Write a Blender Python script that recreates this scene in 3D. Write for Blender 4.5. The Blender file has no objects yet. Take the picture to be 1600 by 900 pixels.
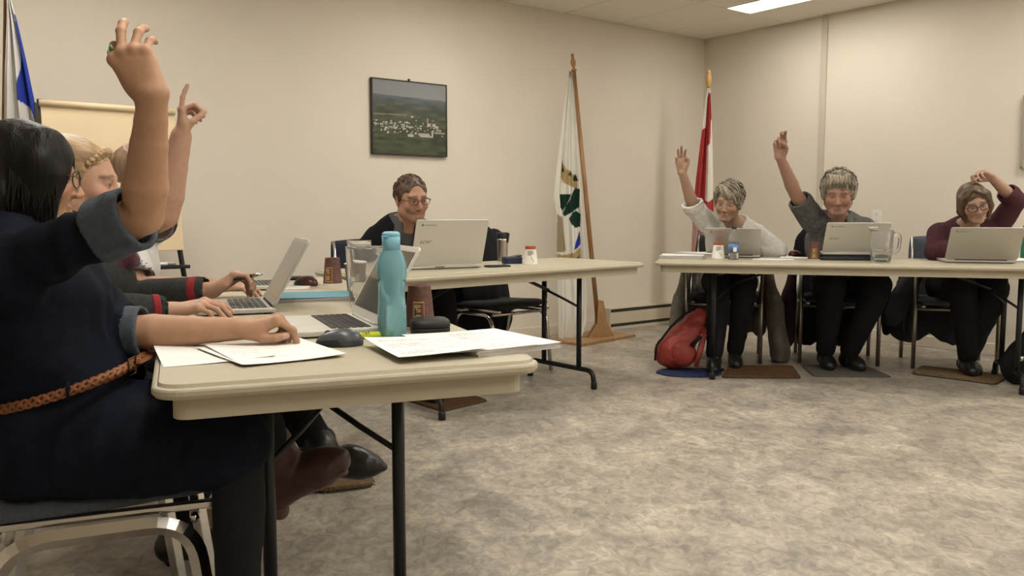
import bpy, math, random
import numpy as np
from mathutils import Matrix, Vector, Euler
R = math.radians
scene = bpy.context.scene
C = scene.collection

# ------------------------------------------------------------------ camera
cam_d = bpy.data.cameras.new('camera')
cam = bpy.data.objects.new('camera', cam_d)
C.objects.link(cam)
cam.location = (0, 0, 1.04)
cam.rotation_euler = (R(90) - math.atan(120 / 1320), 0, 0)
cam_d.sensor_width = 36.0
cam_d.lens = 36.0 * 1320 / 1600
cam_d.clip_start = 0.05
scene.camera = cam

# ------------------------------------------------------------------ world + exposure
world = bpy.data.worlds.new('world')
scene.world = world
world.use_nodes = True
world.node_tree.nodes['Background'].inputs[0].default_value = (0.6, 0.58, 0.52, 1)
world.node_tree.nodes['Background'].inputs[1].default_value = 0.02
scene.view_settings.view_transform = 'Standard'
scene.view_settings.look = 'None'
scene.view_settings.gamma = 1.0
scene.view_settings.use_curve_mapping = False
scene.view_settings.exposure = 0.16
LAMP = 26.0            # strength of the fluorescent diffusers

# ------------------------------------------------------------------ room frame
KX, KY = 1.83, 8.2                 # far corner of the room
ANG = R(37.5)
UX, UY = -math.cos(ANG), -math.sin(ANG)      # along the wall behind the flags
VX, VY = math.sin(ANG), -math.cos(ANG)       # along the wall behind the right-hand table
CEIL = 2.66
def room(u, v, z=0.0):
    return (KX + u * UX + v * VX, KY + u * UY + v * VY, z)
ROOM_U, ROOM_V = 8.6, 7.6

# ------------------------------------------------------------------ materials
MATS = {}
def _ramp(nt, fac, stops):
    r = nt.nodes.new('ShaderNodeValToRGB')
    el = r.color_ramp.elements
    el[0].position, el[0].color = stops[0][0], (*stops[0][1], 1)
    el[1].position, el[1].color = stops[-1][0], (*stops[-1][1], 1)
    for p, c in stops[1:-1]:
        e = el.new(p); e.color = (*c, 1)
    nt.links.new(fac, r.inputs[0])
    return r.outputs[0]

def mat(name, col=(0.5, 0.5, 0.5), rough=0.5, metal=0.0, var=0.0, vscale=8.0, bump=0.0, bscale=60.0, stretch=None,
        attr=False, trans=0.0, ior=1.45, emit=0.0, spec=0.5, sheen=0.0, sss=0.0, coat=0.0, coords='Object', alpha=1.0):
    if name in MATS:
        return MATS[name]
    m = bpy.data.materials.new(name); m.use_nodes = True
    nt = m.node_tree; b = nt.nodes['Principled BSDF']
    b.inputs['Base Color'].default_value = (*col, 1)
    b.inputs['Roughness'].default_value = rough
    b.inputs['Metallic'].default_value = metal
    b.inputs['Specular IOR Level'].default_value = spec
    b.inputs['IOR'].default_value = ior
    b.inputs['Transmission Weight'].default_value = trans
    b.inputs['Sheen Weight'].default_value = sheen
    b.inputs['Coat Weight'].default_value = coat
    b.inputs['Alpha'].default_value = alpha
    if sss:
        b.inputs['Subsurface Weight'].default_value = sss
        b.inputs['Subsurface Radius'].default_value = (0.012, 0.005, 0.003)
        b.inputs['Subsurface Scale'].default_value = 1.0
    if emit:
        b.inputs['Emission Color'].default_value = (*col, 1)
        b.inputs['Emission Strength'].default_value = emit
    tc = nt.nodes.new('ShaderNodeTexCoord')
    mp = nt.nodes.new('ShaderNodeMapping')
    if stretch: mp.inputs['Scale'].default_value = stretch
    nt.links.new(tc.outputs[coords], mp.inputs[0])
    src = None
    if attr:
        a = nt.nodes.new('ShaderNodeVertexColor'); a.layer_name = 'Col'
        src = a.outputs[0]
        nt.links.new(src, b.inputs['Base Color'])
    if var:
        n = nt.nodes.new('ShaderNodeTexNoise'); n.inputs['Scale'].default_value = vscale
        n.inputs['Detail'].default_value = 5
        nt.links.new(mp.outputs[0], n.inputs['Vector'])
        mx = nt.nodes.new('ShaderNodeMixRGB'); mx.blend_type = 'MULTIPLY'; mx.inputs[0].default_value = 1
        f = _ramp(nt, n.outputs[0], [(0.3, (1 - var,) * 3), (0.7, (1 + var * 0.6,) * 3)])
        if src is not None: nt.links.new(src, mx.inputs[1])
        else: mx.inputs[1].default_value = (*col, 1)
        nt.links.new(f, mx.inputs[2])
        nt.links.new(mx.outputs[0], b.inputs['Base Color'])
    if bump:
        n2 = nt.nodes.new('ShaderNodeTexNoise'); n2.inputs['Scale'].default_value = bscale
        n2.inputs['Detail'].default_value = 4
        nt.links.new(mp.outputs[0], n2.inputs['Vector'])
        bp = nt.nodes.new('ShaderNodeBump'); bp.inputs['Strength'].default_value = bump
        bp.inputs['Distance'].default_value = 0.004
        nt.links.new(n2.outputs[0], bp.inputs['Height'])
        nt.links.new(bp.outputs[0], b.inputs['Normal'])
    MATS[name] = m
    return m

# ------------------------------------------------------------------ objects, things, parts
def tag(o, label=None, cat=None, group=None, kind=None):
    if label: o['label'] = label
    if cat: o['category'] = cat
    if group: o['group'] = group
    if kind: o['kind'] = kind
    return o
def thing(name, label, cat, loc=(0, 0, 0), rz=0.0, group=None):
    o = bpy.data.objects.new(name, None); C.objects.link(o)
    o.empty_display_size = 0.1
    o.location = loc; o.rotation_euler = (0, 0, rz)
    return tag(o, label, cat, group)
def obj(name, V, F, m, parent=None, smooth=True, world=True, col=None, midx=None, uv=None):
    """one mesh object; with world=True the vertices are world coordinates and the parent is unrotated"""
    me = bpy.data.meshes.new(name)
    V = np.asarray(V, dtype=np.float64).reshape(-1, 3)
    if parent is not None and world:
        off = np.array(parent.location)
        p = parent
        while p.parent is not None:
            p = p.parent; off = off + np.array(p.location)
        V = V - off
    if isinstance(F, np.ndarray):
        me.vertices.add(len(V)); me.vertices.foreach_set('co', V.ravel())
        n = F.shape[1]
        me.loops.add(F.size); me.loops.foreach_set('vertex_index', F.ravel().astype(np.int32))
        me.polygons.add(len(F))
        me.polygons.foreach_set('loop_start', np.arange(0, F.size, n, dtype=np.int32))
        me.update(calc_edges=True)
    else:
        me.from_pydata([tuple(v) for v in V], [], F)
        me.update()
    ms = m if isinstance(m, (list, tuple)) else [m]
    for x in ms: me.materials.append(x)
    if midx is not None: me.polygons.foreach_set('material_index', np.asarray(midx, dtype=np.int32))
    if smooth: me.polygons.foreach_set('use_smooth', np.ones(len(me.polygons), dtype=bool))
    if col is not None:
        a = me.color_attributes.new('Col', 'FLOAT_COLOR', 'POINT')
        cc = np.ones((len(V), 4), dtype=np.float32); cc[:, :3] = col
        a.data.foreach_set('color', cc.ravel())
    if uv is not None:
        l = me.uv_layers.new(name='UVMap')
        vi = np.zeros(len(me.loops), dtype=np.int32); me.loops.foreach_get('vertex_index', vi)
        l.data.foreach_set('uv', np.asarray(uv, dtype=np.float32)[vi].ravel())
    o = bpy.data.objects.new(name, me); C.objects.link(o)
    if parent is not None: o.parent = parent
    return o
def bevel(o, w=0.003, seg=2, ang=40):
    b = o.modifiers.new('bevel', 'BEVEL'); b.width = w; b.segments = seg; b.limit_method = 'ANGLE'; b.angle_limit = R(ang)
    o.data.polygons.foreach_set('use_smooth', np.ones(len(o.data.polygons), dtype=bool))
    try: o.modifiers.new('wn', 'WEIGHTED_NORMAL')
    except Exception: pass
    return o
def copy_tree(o, parent=None):
    c = o.copy(); C.objects.link(c); c.parent = parent
    for ch in list(o.children): copy_tree(ch, c)
    return c

class MB:
    """collects simple shapes into one mesh"""
    def __init__(s): s.V = []; s.F = []; s.M = []; s.mi = 0
    def add(s, V, F, M=None):
        b = len(s.V)
        for v in V:
            v = Vector(v)
            if M is not None: v = M @ v
            s.V.append(tuple(v))
        for f in F:
            s.F.append(tuple(i + b for i in f)); s.M.append(s.mi)
        return s
    def box(s, c, d, rot=None, M=None):
        x, y, z = d[0] / 2, d[1] / 2, d[2] / 2
        V = [Vector((a * x, b * y, e * z)) for e in (-1, 1) for b in (-1, 1) for a in (-1, 1)]
        if rot is not None:
            Rm = rot if isinstance(rot, Matrix) else Euler(rot).to_matrix()
            V = [Rm @ v for v in V]
        V = [v + Vector(c) for v in V]
        return s.add(V, [(0, 2, 3, 1), (4, 5, 7, 6), (0, 1, 5, 4), (2, 6, 7, 3), (0, 4, 6, 2), (1, 3, 7, 5)], M)
    def tube(s, P, r, seg=8, M=None, caps=True, flat=None, closed=False):
        P = [Vector(p) for p in P]; n = len(P)
        rr = r if isinstance(r, (list, tuple)) else [r] * n
        V = []; F = []
        up = None
        for i, p in enumerate(P):
            if closed: t = P[(i + 1) % n] - P[i - 1]
            else: t = P[min(i + 1, n - 1)] - P[max(i - 1, 0)]
            t.normalize()
            if up is None:
                up = Vector((0, 0, 1)) if abs(t.z) < 0.9 else Vector((1, 0, 0))
                a = t.cross(up).normalized()
            else:
                a = (a - t * a.dot(t)).normalized()
            b = t.cross(a).normalized()
            for k in range(seg):
                th = 2 * math.pi * k / seg
                ca, sa = math.cos(th), math.sin(th)
                if flat: ca *= flat[0]; sa *= flat[1]
                V.append(p + (a * ca + b * sa) * rr[i])
        m = n if closed else n - 1
        for i in range(m):
            j = (i + 1) % n
            for k in range(seg):
                k2 = (k + 1) % seg
                F.append((i * seg + k, i * seg + k2, j * seg + k2, j * seg + k))
        if caps and not closed:
            F.append(tuple(range(seg - 1, -1, -1))); F.append(tuple((n - 1) * seg + k for k in range(seg)))
        return s.add(V, F, M)
    def lathe(s, prof, seg=24, c=(0, 0, 0), M=None, flut=None):
        V = []; F = []; n = len(prof)
        for i, (r, z) in enumerate(prof):
            for k in range(seg):
                th = 2 * math.pi * k / seg
                q = r
                if flut: q = r * (1 + flut[1] * math.cos(flut[0] * th)) if flut[2] < z < flut[3] else r
                V.append((c[0] + q * math.cos(th), c[1] + q * math.sin(th), c[2] + z))
        for i in range(n - 1):
            for k in range(seg):
                k2 = (k + 1) % seg
                F.append((i * seg + k, i * seg + k2, (i + 1) * seg + k2, (i + 1) * seg + k))
        if prof[0][0] > 1e-6: F.append(tuple(range(seg - 1, -1, -1)))
        if prof[-1][0] > 1e-6: F.append(tuple((n - 1) * seg + k for k in range(seg)))
        return s.add(V, F, M)
    def prism(s, poly, z0, z1, M=None):
        n = len(poly)
        V = [(p[0], p[1], z0) for p in poly] + [(p[0], p[1], z1) for p in poly]
        F = [tuple(range(n - 1, -1, -1)), tuple(range(n, 2 * n))]
        F += [(i, (i + 1) % n, n + (i + 1) % n, n + i) for i in range(n)]
        return s.add(V, F, M)
    def build(s, name, m, parent=None, smooth=False, world=False, bev=0.0, seg=2):
        o = obj(name, s.V, s.F, m, parent, smooth, world, midx=s.M if isinstance(m, (list, tuple)) else None)
        if bev: bevel(o, bev, seg)
        return o
def rrect(w, d, r, n=5):
    P = []
    for cx, cy, a0 in ((w / 2 - r, d / 2 - r, 0), (-w / 2 + r, d / 2 - r, 90), (-w / 2 + r, -d / 2 + r, 180), (w / 2 - r, -d / 2 + r, 270)):
        for k in range(n + 1):
            a = R(a0 + 90 * k / n); P.append((cx + r * math.cos(a), cy + r * math.sin(a)))
    return P
def arc(P, r, n=6):
    """round the corners of a polyline"""
    P = [Vector(p) for p in P]; out = [P[0]]
    for i in range(1, len(P) - 1):
        a, b, c = P[i - 1], P[i], P[i + 1]
        d1 = (a - b); d2 = (c - b)
        rr = min(r, d1.length * 0.49, d2.length * 0.49)
        p1 = b + d1.normalized() * rr; p2 = b + d2.normalized() * rr
        for k in range(n + 1):
            t = k / n
            out.append(p1 * (1 - t) ** 2 + b * 2 * t * (1 - t) + p2 * t * t)
    out.append(P[-1])
    return out
def text(name, body, size, m, parent, loc, rot, extr=0.0003, shear=0.0, spacing=1.0):
    cu = bpy.data.curves.new(name, 'FONT'); cu.body = body; cu.size = size; cu.extrude = extr; cu.shear = shear
    cu.space_character = spacing; cu.align_x = 'LEFT'; cu.resolution_u = 3
    t = bpy.data.objects.new(name, cu); C.objects.link(t)
    me = bpy.data.meshes.new_from_object(t)
    bpy.data.objects.remove(t)
    me.materials.clear(); me.materials.append(m)
    o = bpy.data.objects.new(name, me); C.objects.link(o)
    o.parent = parent; o.location = loc; o.rotation_euler = rot
    return o

# ------------------------------------------------------------------ smooth volumes -> one continuous surface
def vnoise(P, f, seed=0):
    """value noise on points (n,3), about -1..1"""
    q = np.asarray(P, dtype=np.float64) * f + 37.17 + seed * 11.3
    i = np.floor(q).astype(np.int64); t = q - i; t = t * t * (3 - 2 * t)
    def hsh(a, b, c):
        n = (a * 374761393 + b * 668265263 + c * 2147483647 + seed * 974711) & 0x7fffffff
        n = ((n ^ (n >> 13)) * 1274126177) & 0x7fffffff
        n = (n ^ (n >> 16)) & 0xffff
        return n / 32767.5 - 1.0
    r = 0
    for dx in (0, 1):
        wx = t[:, 0] if dx else 1 - t[:, 0]
        for dy in (0, 1):
            wy = t[:, 1] if dy else 1 - t[:, 1]
            for dz in (0, 1):
                wz = t[:, 2] if dz else 1 - t[:, 2]
                r = r + wx * wy * wz * hsh(i[:, 0] + dx, i[:, 1] + dy, i[:, 2] + dz)
    return r
A3 = lambda p: np.asarray(p, dtype=np.float32)
def nrm(v):
    v = np.asarray(v, dtype=np.float64); return v / (np.linalg.norm(v) + 1e-12)

class Vol:
    def __init__(s): s.ops = []
    def cone(s, a, b, ra, rb, k=0.01, sub=False, flat=None):
        """tapered capsule; flat=(axis, f) squeezes it along an axis"""
        a, b = A3(a), A3(b); m = max(ra, rb) + k + 0.02
        lo = np.minimum(a, b) - m; hi = np.maximum(a, b) + m
        fx = None if flat is None else (A3(nrm(flat[0])), float(flat[1]))
        def fn(x, y, z):
            px, py, pz = x - a[0], y - a[1], z - a[2]
            ba = b - a
            if fx:
                n, f = fx; g = 1 / f - 1
                dn = (px * n[0] + py * n[1] + pz * n[2]) * g
                px = px + dn * n[0]; py = py + dn * n[1]; pz = pz + dn * n[2]
                ba = ba + n * (float(ba @ n) * g)
            L = float(ba @ ba) + 1e-9
            h = np.clip((px * ba[0] + py * ba[1] + pz * ba[2]) / L, 0, 1)
            d = np.sqrt((px - h * ba[0]) ** 2 + (py - h * ba[1]) ** 2 + (pz - h * ba[2]) ** 2) - (ra + (rb - ra) * h)
            return d * (min(1.0, fx[1] + 0.25) if fx else 1.0)
        s.ops.append((lo, hi, fn, k, sub)); return s
    def ell(s, c, r, Rm=None, k=0.01, sub=False):
        c = A3(c); r = A3(r); Rm = np.eye(3, dtype=np.float32) if Rm is None else np.asarray(Rm, dtype=np.float32)
        e = np.sqrt((Rm ** 2) @ (r ** 2)) + k + 0.02
        def fn(x, y, z):
            px, py, pz = x - c[0], y - c[1], z - c[2]
            q = [Rm[0, i] * px + Rm[1, i] * py + Rm[2, i] * pz for i in range(3)]
            k0 = np.sqrt(sum((q[i] / r[i]) ** 2 for i in range(3)))
            k1 = np.sqrt(sum((q[i] / r[i] ** 2) ** 2 for i in range(3))) + 1e-6
            return k0 * (k0 - 1) / k1
        s.ops.append((c - e, c + e, fn, k, sub)); return s
    def cut(s, p, n, rad=0.12):
        """cut away what lies on the side of n, within rad of p"""
        p = A3(p); n = A3(nrm(n))
        def fn(x, y, z):
            d = (x - p[0]) * n[0] + (y - p[1]) * n[1] + (z - p[2]) * n[2]
            far = (x - p[0]) ** 2 + (y - p[1]) ** 2 + (z - p[2]) ** 2 > rad * rad
            return np.where(far, -1.0, d)
        s.ops.append((p - rad, p + rad, fn, 0.0, 'cut')); return s
    def bounds(s):
        add = [o for o in s.ops if not o[4]]
        return np.min([o[0] for o in add], 0), np.max([o[1] for o in add], 0)
    def grid(s, lo, hi, h):
        n = np.ceil((hi - lo) / h).astype(int) + 1
        D = np.full(n, 0.03, dtype=np.float32)
        ax = [(lo[i] + h * np.arange(n[i])).astype(np.float32) for i in range(3)]
        for (l, u, fn, k, sub) in s.ops:
            a = np.maximum(np.floor((l - lo) / h).astype(int), 0); b = np.minimum(np.ceil((u - lo) / h).astype(int) + 1, n)
            if np.any(b <= a): continue
            sl = tuple(slice(a[i], b[i]) for i in range(3))
            d = fn(ax[0][sl[0]][:, None, None], ax[1][sl[1]][None, :, None], ax[2][sl[2]][None, None, :])
            o = D[sl]
            if sub == 'cut': D[sl] = np.maximum(o, d)
            elif sub:
                hh = np.maximum(k - np.abs(o + d), 0) / max(k, 1e-5)
                D[sl] = np.maximum(o, -d) + hh * hh * k * 0.25
            else:
                hh = np.maximum(k - np.abs(o - d), 0) / max(k, 1e-5)
                D[sl] = np.minimum(o, d) - hh * hh * k * 0.25
        return D
    def mesh(s, h=0.005, lo=None, hi=None):
        if lo is None: lo, hi = s.bounds()
        lo = np.asarray(lo, dtype=np.float64); hi = np.asarray(hi, dtype=np.float64)
        D = s.grid(lo, hi, h); S = D < 0
        n = D.shape
        cnt = np.zeros((n[0] - 1, n[1] - 1, n[2] - 1), dtype=np.int8)
        offs = [(i, j, k) for i in (0, 1) for j in (0, 1) for k in (0, 1)]
        for (i, j, k) in offs: cnt += S[i:n[0] - 1 + i, j:n[1] - 1 + j, k:n[2] - 1 + k]
        act = np.argwhere((cnt > 0) & (cnt < 8))
        idx = np.full(cnt.shape, -1, dtype=np.int32); idx[act[:, 0], act[:, 1], act[:, 2]] = np.arange(len(act))
        val = {o: D[act[:, 0] + o[0], act[:, 1] + o[1], act[:, 2] + o[2]] for o in offs}
        acc = np.zeros((len(act), 3)); w = np.zeros(len(act))
        for o in offs:
            for d in range(3):
                if o[d] == 0:
                    o2 = list(o); o2[d] = 1; o2 = tuple(o2)
                    va, vb = val[o], val[o2]
                    m = (va < 0) != (vb < 0)
                    t = np.where(m, va / np.where(m, va - vb, 1), 0)
                    pt = np.tile(np.array(o, dtype=np.float64), (len(act), 1)); pt[:, d] = t
                    acc += pt * m[:, None]; w += m
        V = lo + h * (act + acc / np.maximum(w, 1)[:, None])
        Fs = []
        for d in range(3):
            a = [slice(None)] * 3; b = [slice(None)] * 3
            a[d] = slice(0, n[d] - 1); b[d] = slice(1, n[d])
            s1, s2 = S[tuple(a)], S[tuple(b)]
            E = np.argwhere(s1 != s2)
            e1, e2 = [x for x in range(3) if x != d]
            ok = (E[:, e1] > 0) & (E[:, e2] > 0) & (E[:, e1] < n[e1] - 1) & (E[:, e2] < n[e2] - 1)
            E = E[ok]
            flip = s1[E[:, 0], E[:, 1], E[:, 2]]
            q = []
            for (p1, p2) in ((1, 1), (0, 1), (0, 0), (1, 0)):
                c = E.copy(); c[:, e1] -= p1; c[:, e2] -= p2
                q.append(idx[c[:, 0], c[:, 1], c[:, 2]])
            q = np.stack(q, 1)
            if d == 1: flip = ~flip
            q[~flip] = q[~flip][:, ::-1]
            Fs.append(q)
        F = np.concatenate(Fs)
        return V, F[(F >= 0).all(1)]
def vnormals(V, F):
    a = V[F[:, 2]] - V[F[:, 0]]; b = V[F[:, 3]] - V[F[:, 1]]
    n = np.cross(a, b); N = np.zeros_like(V)
    for i in range(4): np.add.at(N, F[:, i], n)
    return N / (np.linalg.norm(N, axis=1, keepdims=True) + 1e-12)
def wrinkle(V, F, amp, f, seed=0, squash=(1, 1, 1)):
    N = vnormals(V, F)
    P = V * np.array(squash)
    w = vnoise(P + 0.03 * np.stack([vnoise(P, f * 0.7, seed + 5), vnoise(P, f * 0.7, seed + 6), vnoise(P, f * 0.7, seed + 7)], 1), f, seed)
    w = 1 - np.abs(w) * 2
    return V + N * (amp * (0.7 * w + 0.3 * vnoise(P, f * 2.3, seed + 1)))[:, None]
def fine(vol, h, boxes):
    """coarse mesh of a volume with some boxes of it meshed finer, as one mesh"""
    V, F = vol.mesh(h)
    for (lo, hi, hf) in boxes:
        lo = np.array(lo); hi = np.array(hi)
        ins = ((V > lo + 2.5 * hf) & (V < hi - 2.5 * hf)).all(1)
        F = F[~ins[F].all(1)]
        V2, F2 = vol.mesh(hf, lo, hi)
        F = np.concatenate([F, F2 + len(V)]); V = np.concatenate([V, V2])
    used = np.zeros(len(V), bool); used[F.ravel()] = True
    mp = np.cumsum(used) - 1
    return V[used], mp[F]

# ================================================================== the setting
def nmat_floor():
    m = bpy.data.materials.new('floor_vinyl'); m.use_nodes = True
    nt = m.node_tree; b = nt.nodes['Principled BSDF']; L = nt.links
    tc = nt.nodes.new('ShaderNodeTexCoord')
    def noise(sc, det, dist, stretch, rough=0.55):
        mp = nt.nodes.new('ShaderNodeMapping'); mp.inputs['Scale'].default_value = stretch
        mp.inputs['Rotation'].default_value = (0, 0, R(20))
        L.new(tc.outputs['Object'], mp.inputs[0])
        n = nt.nodes.new('ShaderNodeTexNoise'); n.inputs['Scale'].default_value = sc; n.inputs['Detail'].default_value = det
        n.inputs['Distortion'].default_value = dist; n.inputs['Roughness'].default_value = rough
        L.new(mp.outputs[0], n.inputs['Vector']); return n.outputs[0]
    base = _ramp(nt, noise(3.4, 7, 0.9, (1.25, 1, 1)), [(0.30, (0.24, 0.212, 0.182)), (0.5, (0.345, 0.308, 0.258)), (0.70, (0.46, 0.415, 0.338))])
    fleck = _ramp(nt, noise(17, 7, 1.1, (1.35, 1, 1), 0.70), [(0.34, (0.66, 0.655, 0.66)), (0.5, (1, 1, 1)), (0.66, (1.38, 1.37, 1.29))])
    mx = nt.nodes.new('ShaderNodeMixRGB'); mx.blend_type = 'MULTIPLY'; mx.inputs[0].default_value = 1
    L.new(base, mx.inputs[1]); L.new(fleck, mx.inputs[2])
    # thin pale veins
    nv = noise(5.5, 2, 1.6, (1, 1.3, 1), 0.4)
    sb = nt.nodes.new('ShaderNodeMath'); sb.operation = 'SUBTRACT'; sb.inputs[1].default_value = 0.5; L.new(nv, sb.inputs[0])
    ab = nt.nodes.new('ShaderNodeMath'); ab.operation = 'ABSOLUTE'; L.new(sb.outputs[0], ab.inputs[0])
    vein = _ramp(nt, ab.outputs[0], [(0.0, (1, 1, 1)), (0.006, (0, 0, 0))])
    gate = _ramp(nt, noise(2.6, 2, 0, (1, 1, 1)), [(0.56, (0, 0, 0)), (0.62, (0.6, 0.6, 0.6))])
    mg = nt.nodes.new('ShaderNodeMixRGB'); mg.blend_type = 'MULTIPLY'; mg.inputs[0].default_value = 1
    L.new(vein, mg.inputs[1]); L.new(gate, mg.inputs[2])
    m2 = nt.nodes.new('ShaderNodeMixRGB'); L.new(mg.outputs[0], m2.inputs[0]); L.new(mx.outputs[0], m2.inputs[1])
    m2.inputs[2].default_value = (0.56, 0.52, 0.44, 1)
    L.new(m2.outputs[0], b.inputs['Base Color'])
    rr = _ramp(nt, noise(9, 3, 0, (1, 1, 1)), [(0.3, (0.30,) * 3), (0.7, (0.44,) * 3)])
    L.new(rr, b.inputs['Roughness'])
    b.inputs['Specular IOR Level'].default_value = 0.45
    return m
M_FLOOR = nmat_floor()
M_WALL = mat('wall_paint', (0.68, 0.625, 0.53), 0.75, var=0.03, vscale=1.5, bump=0.12, bscale=90)
M_WALLR = M_WALL
M_TILE = mat('ceiling_tile', (0.82, 0.77, 0.67), 0.9, var=0.05, vscale=120, bump=0.35, bscale=220)
M_GRID = mat('ceiling_grid', (0.26, 0.24, 0.20), 0.7)
M_TRIM = mat('trim_paint', (0.68, 0.61, 0.50), 0.5)
M_STRIP = mat('strip_paint', (0.52, 0.47, 0.39), 0.6)
M_LAMP = mat('diffuser_glow', (1.0, 0.952, 0.868), 0.4, emit=LAMP)
M_LAMPC = mat('diffuser_glow_dimmed', (1.0, 0.952, 0.868), 0.4, emit=LAMP * 0.55)  # same diffuser, glow turned down to keep the nearby wall from overexposing
M_WHITEP = mat('white_enamel', (0.75, 0.73, 0.68), 0.4)
M_DARK = mat('dark_gap', (0.03, 0.028, 0.025), 0.8)
M_BLACKM = mat('black_metal', (0.012, 0.012, 0.013), 0.38, spec=0.4)
M_CHROME = mat('chrome', (0.62, 0.60, 0.57), 0.16, metal=1.0)
M_BRUSH = mat('brushed_steel', (0.42, 0.39, 0.35), 0.33, metal=1.0)

def wallbox(name, u0, v0, u1, v1, z0, z1, m):
    P = [room(u0, v0), room(u1, v0), room(u1, v1), room(u0, v1)]
    b = MB(); b.prism([(p[0], p[1]) for p in P][::-1], z0, z1)
    o = b.build(name, m, None)
    o['kind'] = 'structure'
    return o
wallbox('floor', -0.2, -0.2, ROOM_U + 0.2, ROOM_V + 0.2, -0.1, 0.0, M_FLOOR)
wallbox('wall_left', -0.12, -0.12, ROOM_U + 0.12, 0.0, 0.0, 2.75, M_WALL)
wallbox('wall_right', -0.12, 0.0, 0.0, ROOM_V + 0.12, 0.0, 2.75, M_WALLR)
wallbox('wall_near_left', ROOM_U, 0.0, ROOM_U + 0.12, ROOM_V + 0.12, 0.0, 2.75, M_WALL)
wallbox('wall_near_right', 0.0, ROOM_V, ROOM_U, ROOM_V + 0.12, 0.0, 2.75, M_WALL)
ceiling = wallbox('ceiling', -0.12, -0.12, ROOM_U + 0.12, ROOM_V + 0.12, 2.69, 2.8, M_GRID)

# suspended ceiling: every tile a piece of its own, tiles a little proud of the grid
US = [0.0] + [0.55 + 0.61 * k for k in range(14)]; US = [u for u in US if u < ROOM_U - 0.1] + [ROOM_U]
VS = [0.0] + [0.92 + 1.22 * k for k in range(7)]; VS = [v for v in VS if v < ROOM_V - 0.1] + [ROOM_V]
LIGHTS = [(0.55, 0.92), (2.99, 0.92), (5.43, 0.92), (0.55, 3.36), (2.99, 3.36), (5.43, 3.36), (2.99, 5.80), (0.55, 5.80), (5.43, 5.80)]
tile_cache = {}
def tile(u0, v0, u1, v1):
    w, d = round(u1 - u0, 3), round(v1 - v0, 3)
    if (w, d) not in tile_cache:
        b = MB(); g = 0.0045; c = 0.005
        x, y = w / 2 - g, d / 2 - g
        z0, z1 = 0.03, 0.004
        V = [(-x, -y, z0), (x, -y, z0), (x, y, z0), (-x, y, z0), (-x, -y, z1), (x, -y, z1), (x, y, z1), (-x, y, z1),
             (-x + c, -y + c, 0), (x - c, -y + c, 0), (x - c, y - c, 0), (-x + c, y - c, 0)]
        F = [(0, 1, 2, 3), (0, 4, 5, 1), (1, 5, 6, 2), (2, 6, 7, 3), (3, 7, 4, 0), (4, 8, 9, 5), (5, 9, 10, 6), (6, 10, 11, 7), (7, 11, 8, 4), (8, 11, 10, 9)]
        b.add(V, F)
        o = b.build('ceiling_tile', M_TILE, ceiling)
        tile_cache[(w, d)] = o
    else:
        o = tile_cache[(w, d)].copy(); C.objects.link(o)
    o.location = room((u0 + u1) / 2, (v0 + v1) / 2, CEIL)
    o.rotation_euler = (0, 0, ANG + math.pi)
for i in range(len(US) - 1):
    for j in range(len(VS) - 1):
        u0, u1, v0, v1 = US[i], US[i + 1], VS[j], VS[j + 1]
        lit = any(abs(u0 - a) < 0.05 and abs(v0 - c) < 0.05 for a, c in LIGHTS)
        tile(u0 + (0.31 if lit else 0), v0, u1, v1)
for n, (a, c) in enumerate(LIGHTS):
    seen = n == 0
    t = thing('ceiling_light', 'glowing strip light panel set into the ceiling near the corner' if seen else 'strip light panel in the ceiling overhead, above the picture',
              'light', room(a + 0.155, c + 0.61, CEIL), ANG + math.pi, 'fluorescent ceiling panels')
    b = MB()
    for sx in (-1, 1): b.box((sx * 0.149, 0, 0.012), (0.012, 1.215, 0.03))
    for sy in (-1, 1): b.box((0, sy * 0.6015, 0.012), (0.286, 0.012, 0.03))
    b.build('light_frame', M_WHITEP, t)
    b = MB(); b.box((0, 0, 0.012), (0.285, 1.19, 0.012)); b.build('diffuser', M_LAMPC if seen else M_LAMP, t)

# baseboards, strip on the right-hand wall, heater, outlet
def base(name, u0, v0, u1, v1):
    return wallbox(name, u0, v0, u1, v1, 0.0, 0.088, M_TRIM)
bb = base('baseboard_left', 1.30, 0.0, ROOM_U, 0.014); bevel(bb, 0.004)
bb = base('baseboard_right', 0.0, 0.0, 0.014, ROOM_V); bevel(bb, 0.004)
wallbox('trim_1', 0.0, 1.25, 0.018, 1.302, 0.088, CEIL, M_STRIP)

M_HEAT = mat('heater_enamel', (0.60, 0.53, 0.40), 0.45)
h0 = room(0.68, 0.04, 0.0)
t = thing('baseboard_heater', 'long beige electric baseboard heater on the wall near the corner', 'heater', h0, ANG + math.pi)
b = MB(); b.box((0, 0.0, 0.0985), (1.20, 0.078, 0.145)); b.build('heater_body', M_HEAT, t, bev=0.003)
b = MB(); b.box((0, -0.004, 0.184), (1.22, 0.092, 0.008)); b.build('top_lip', M_HEAT, t, bev=0.002)
b = MB(); b.box((0, 0.039, 0.166), (1.19, 0.004, 0.024)); b.build('upper_slot', M_DARK, t)
b = MB(); b.box((0, 0.039, 0.038), (1.19, 0.004, 0.026)); b.build('lower_slot', M_DARK, t)
b = MB(); b.box((0, 0.004, 0.012), (1.22, 0.088, 0.024)); b.build('bottom_lip', M_HEAT, t, bev=0.002)
for sx in (-1, 1):
    b = MB(); b.box((sx * 0.605, 0.001, 0.095), (0.012, 0.088, 0.17)); b.build('end_cap', M_HEAT, t, bev=0.002)

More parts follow.
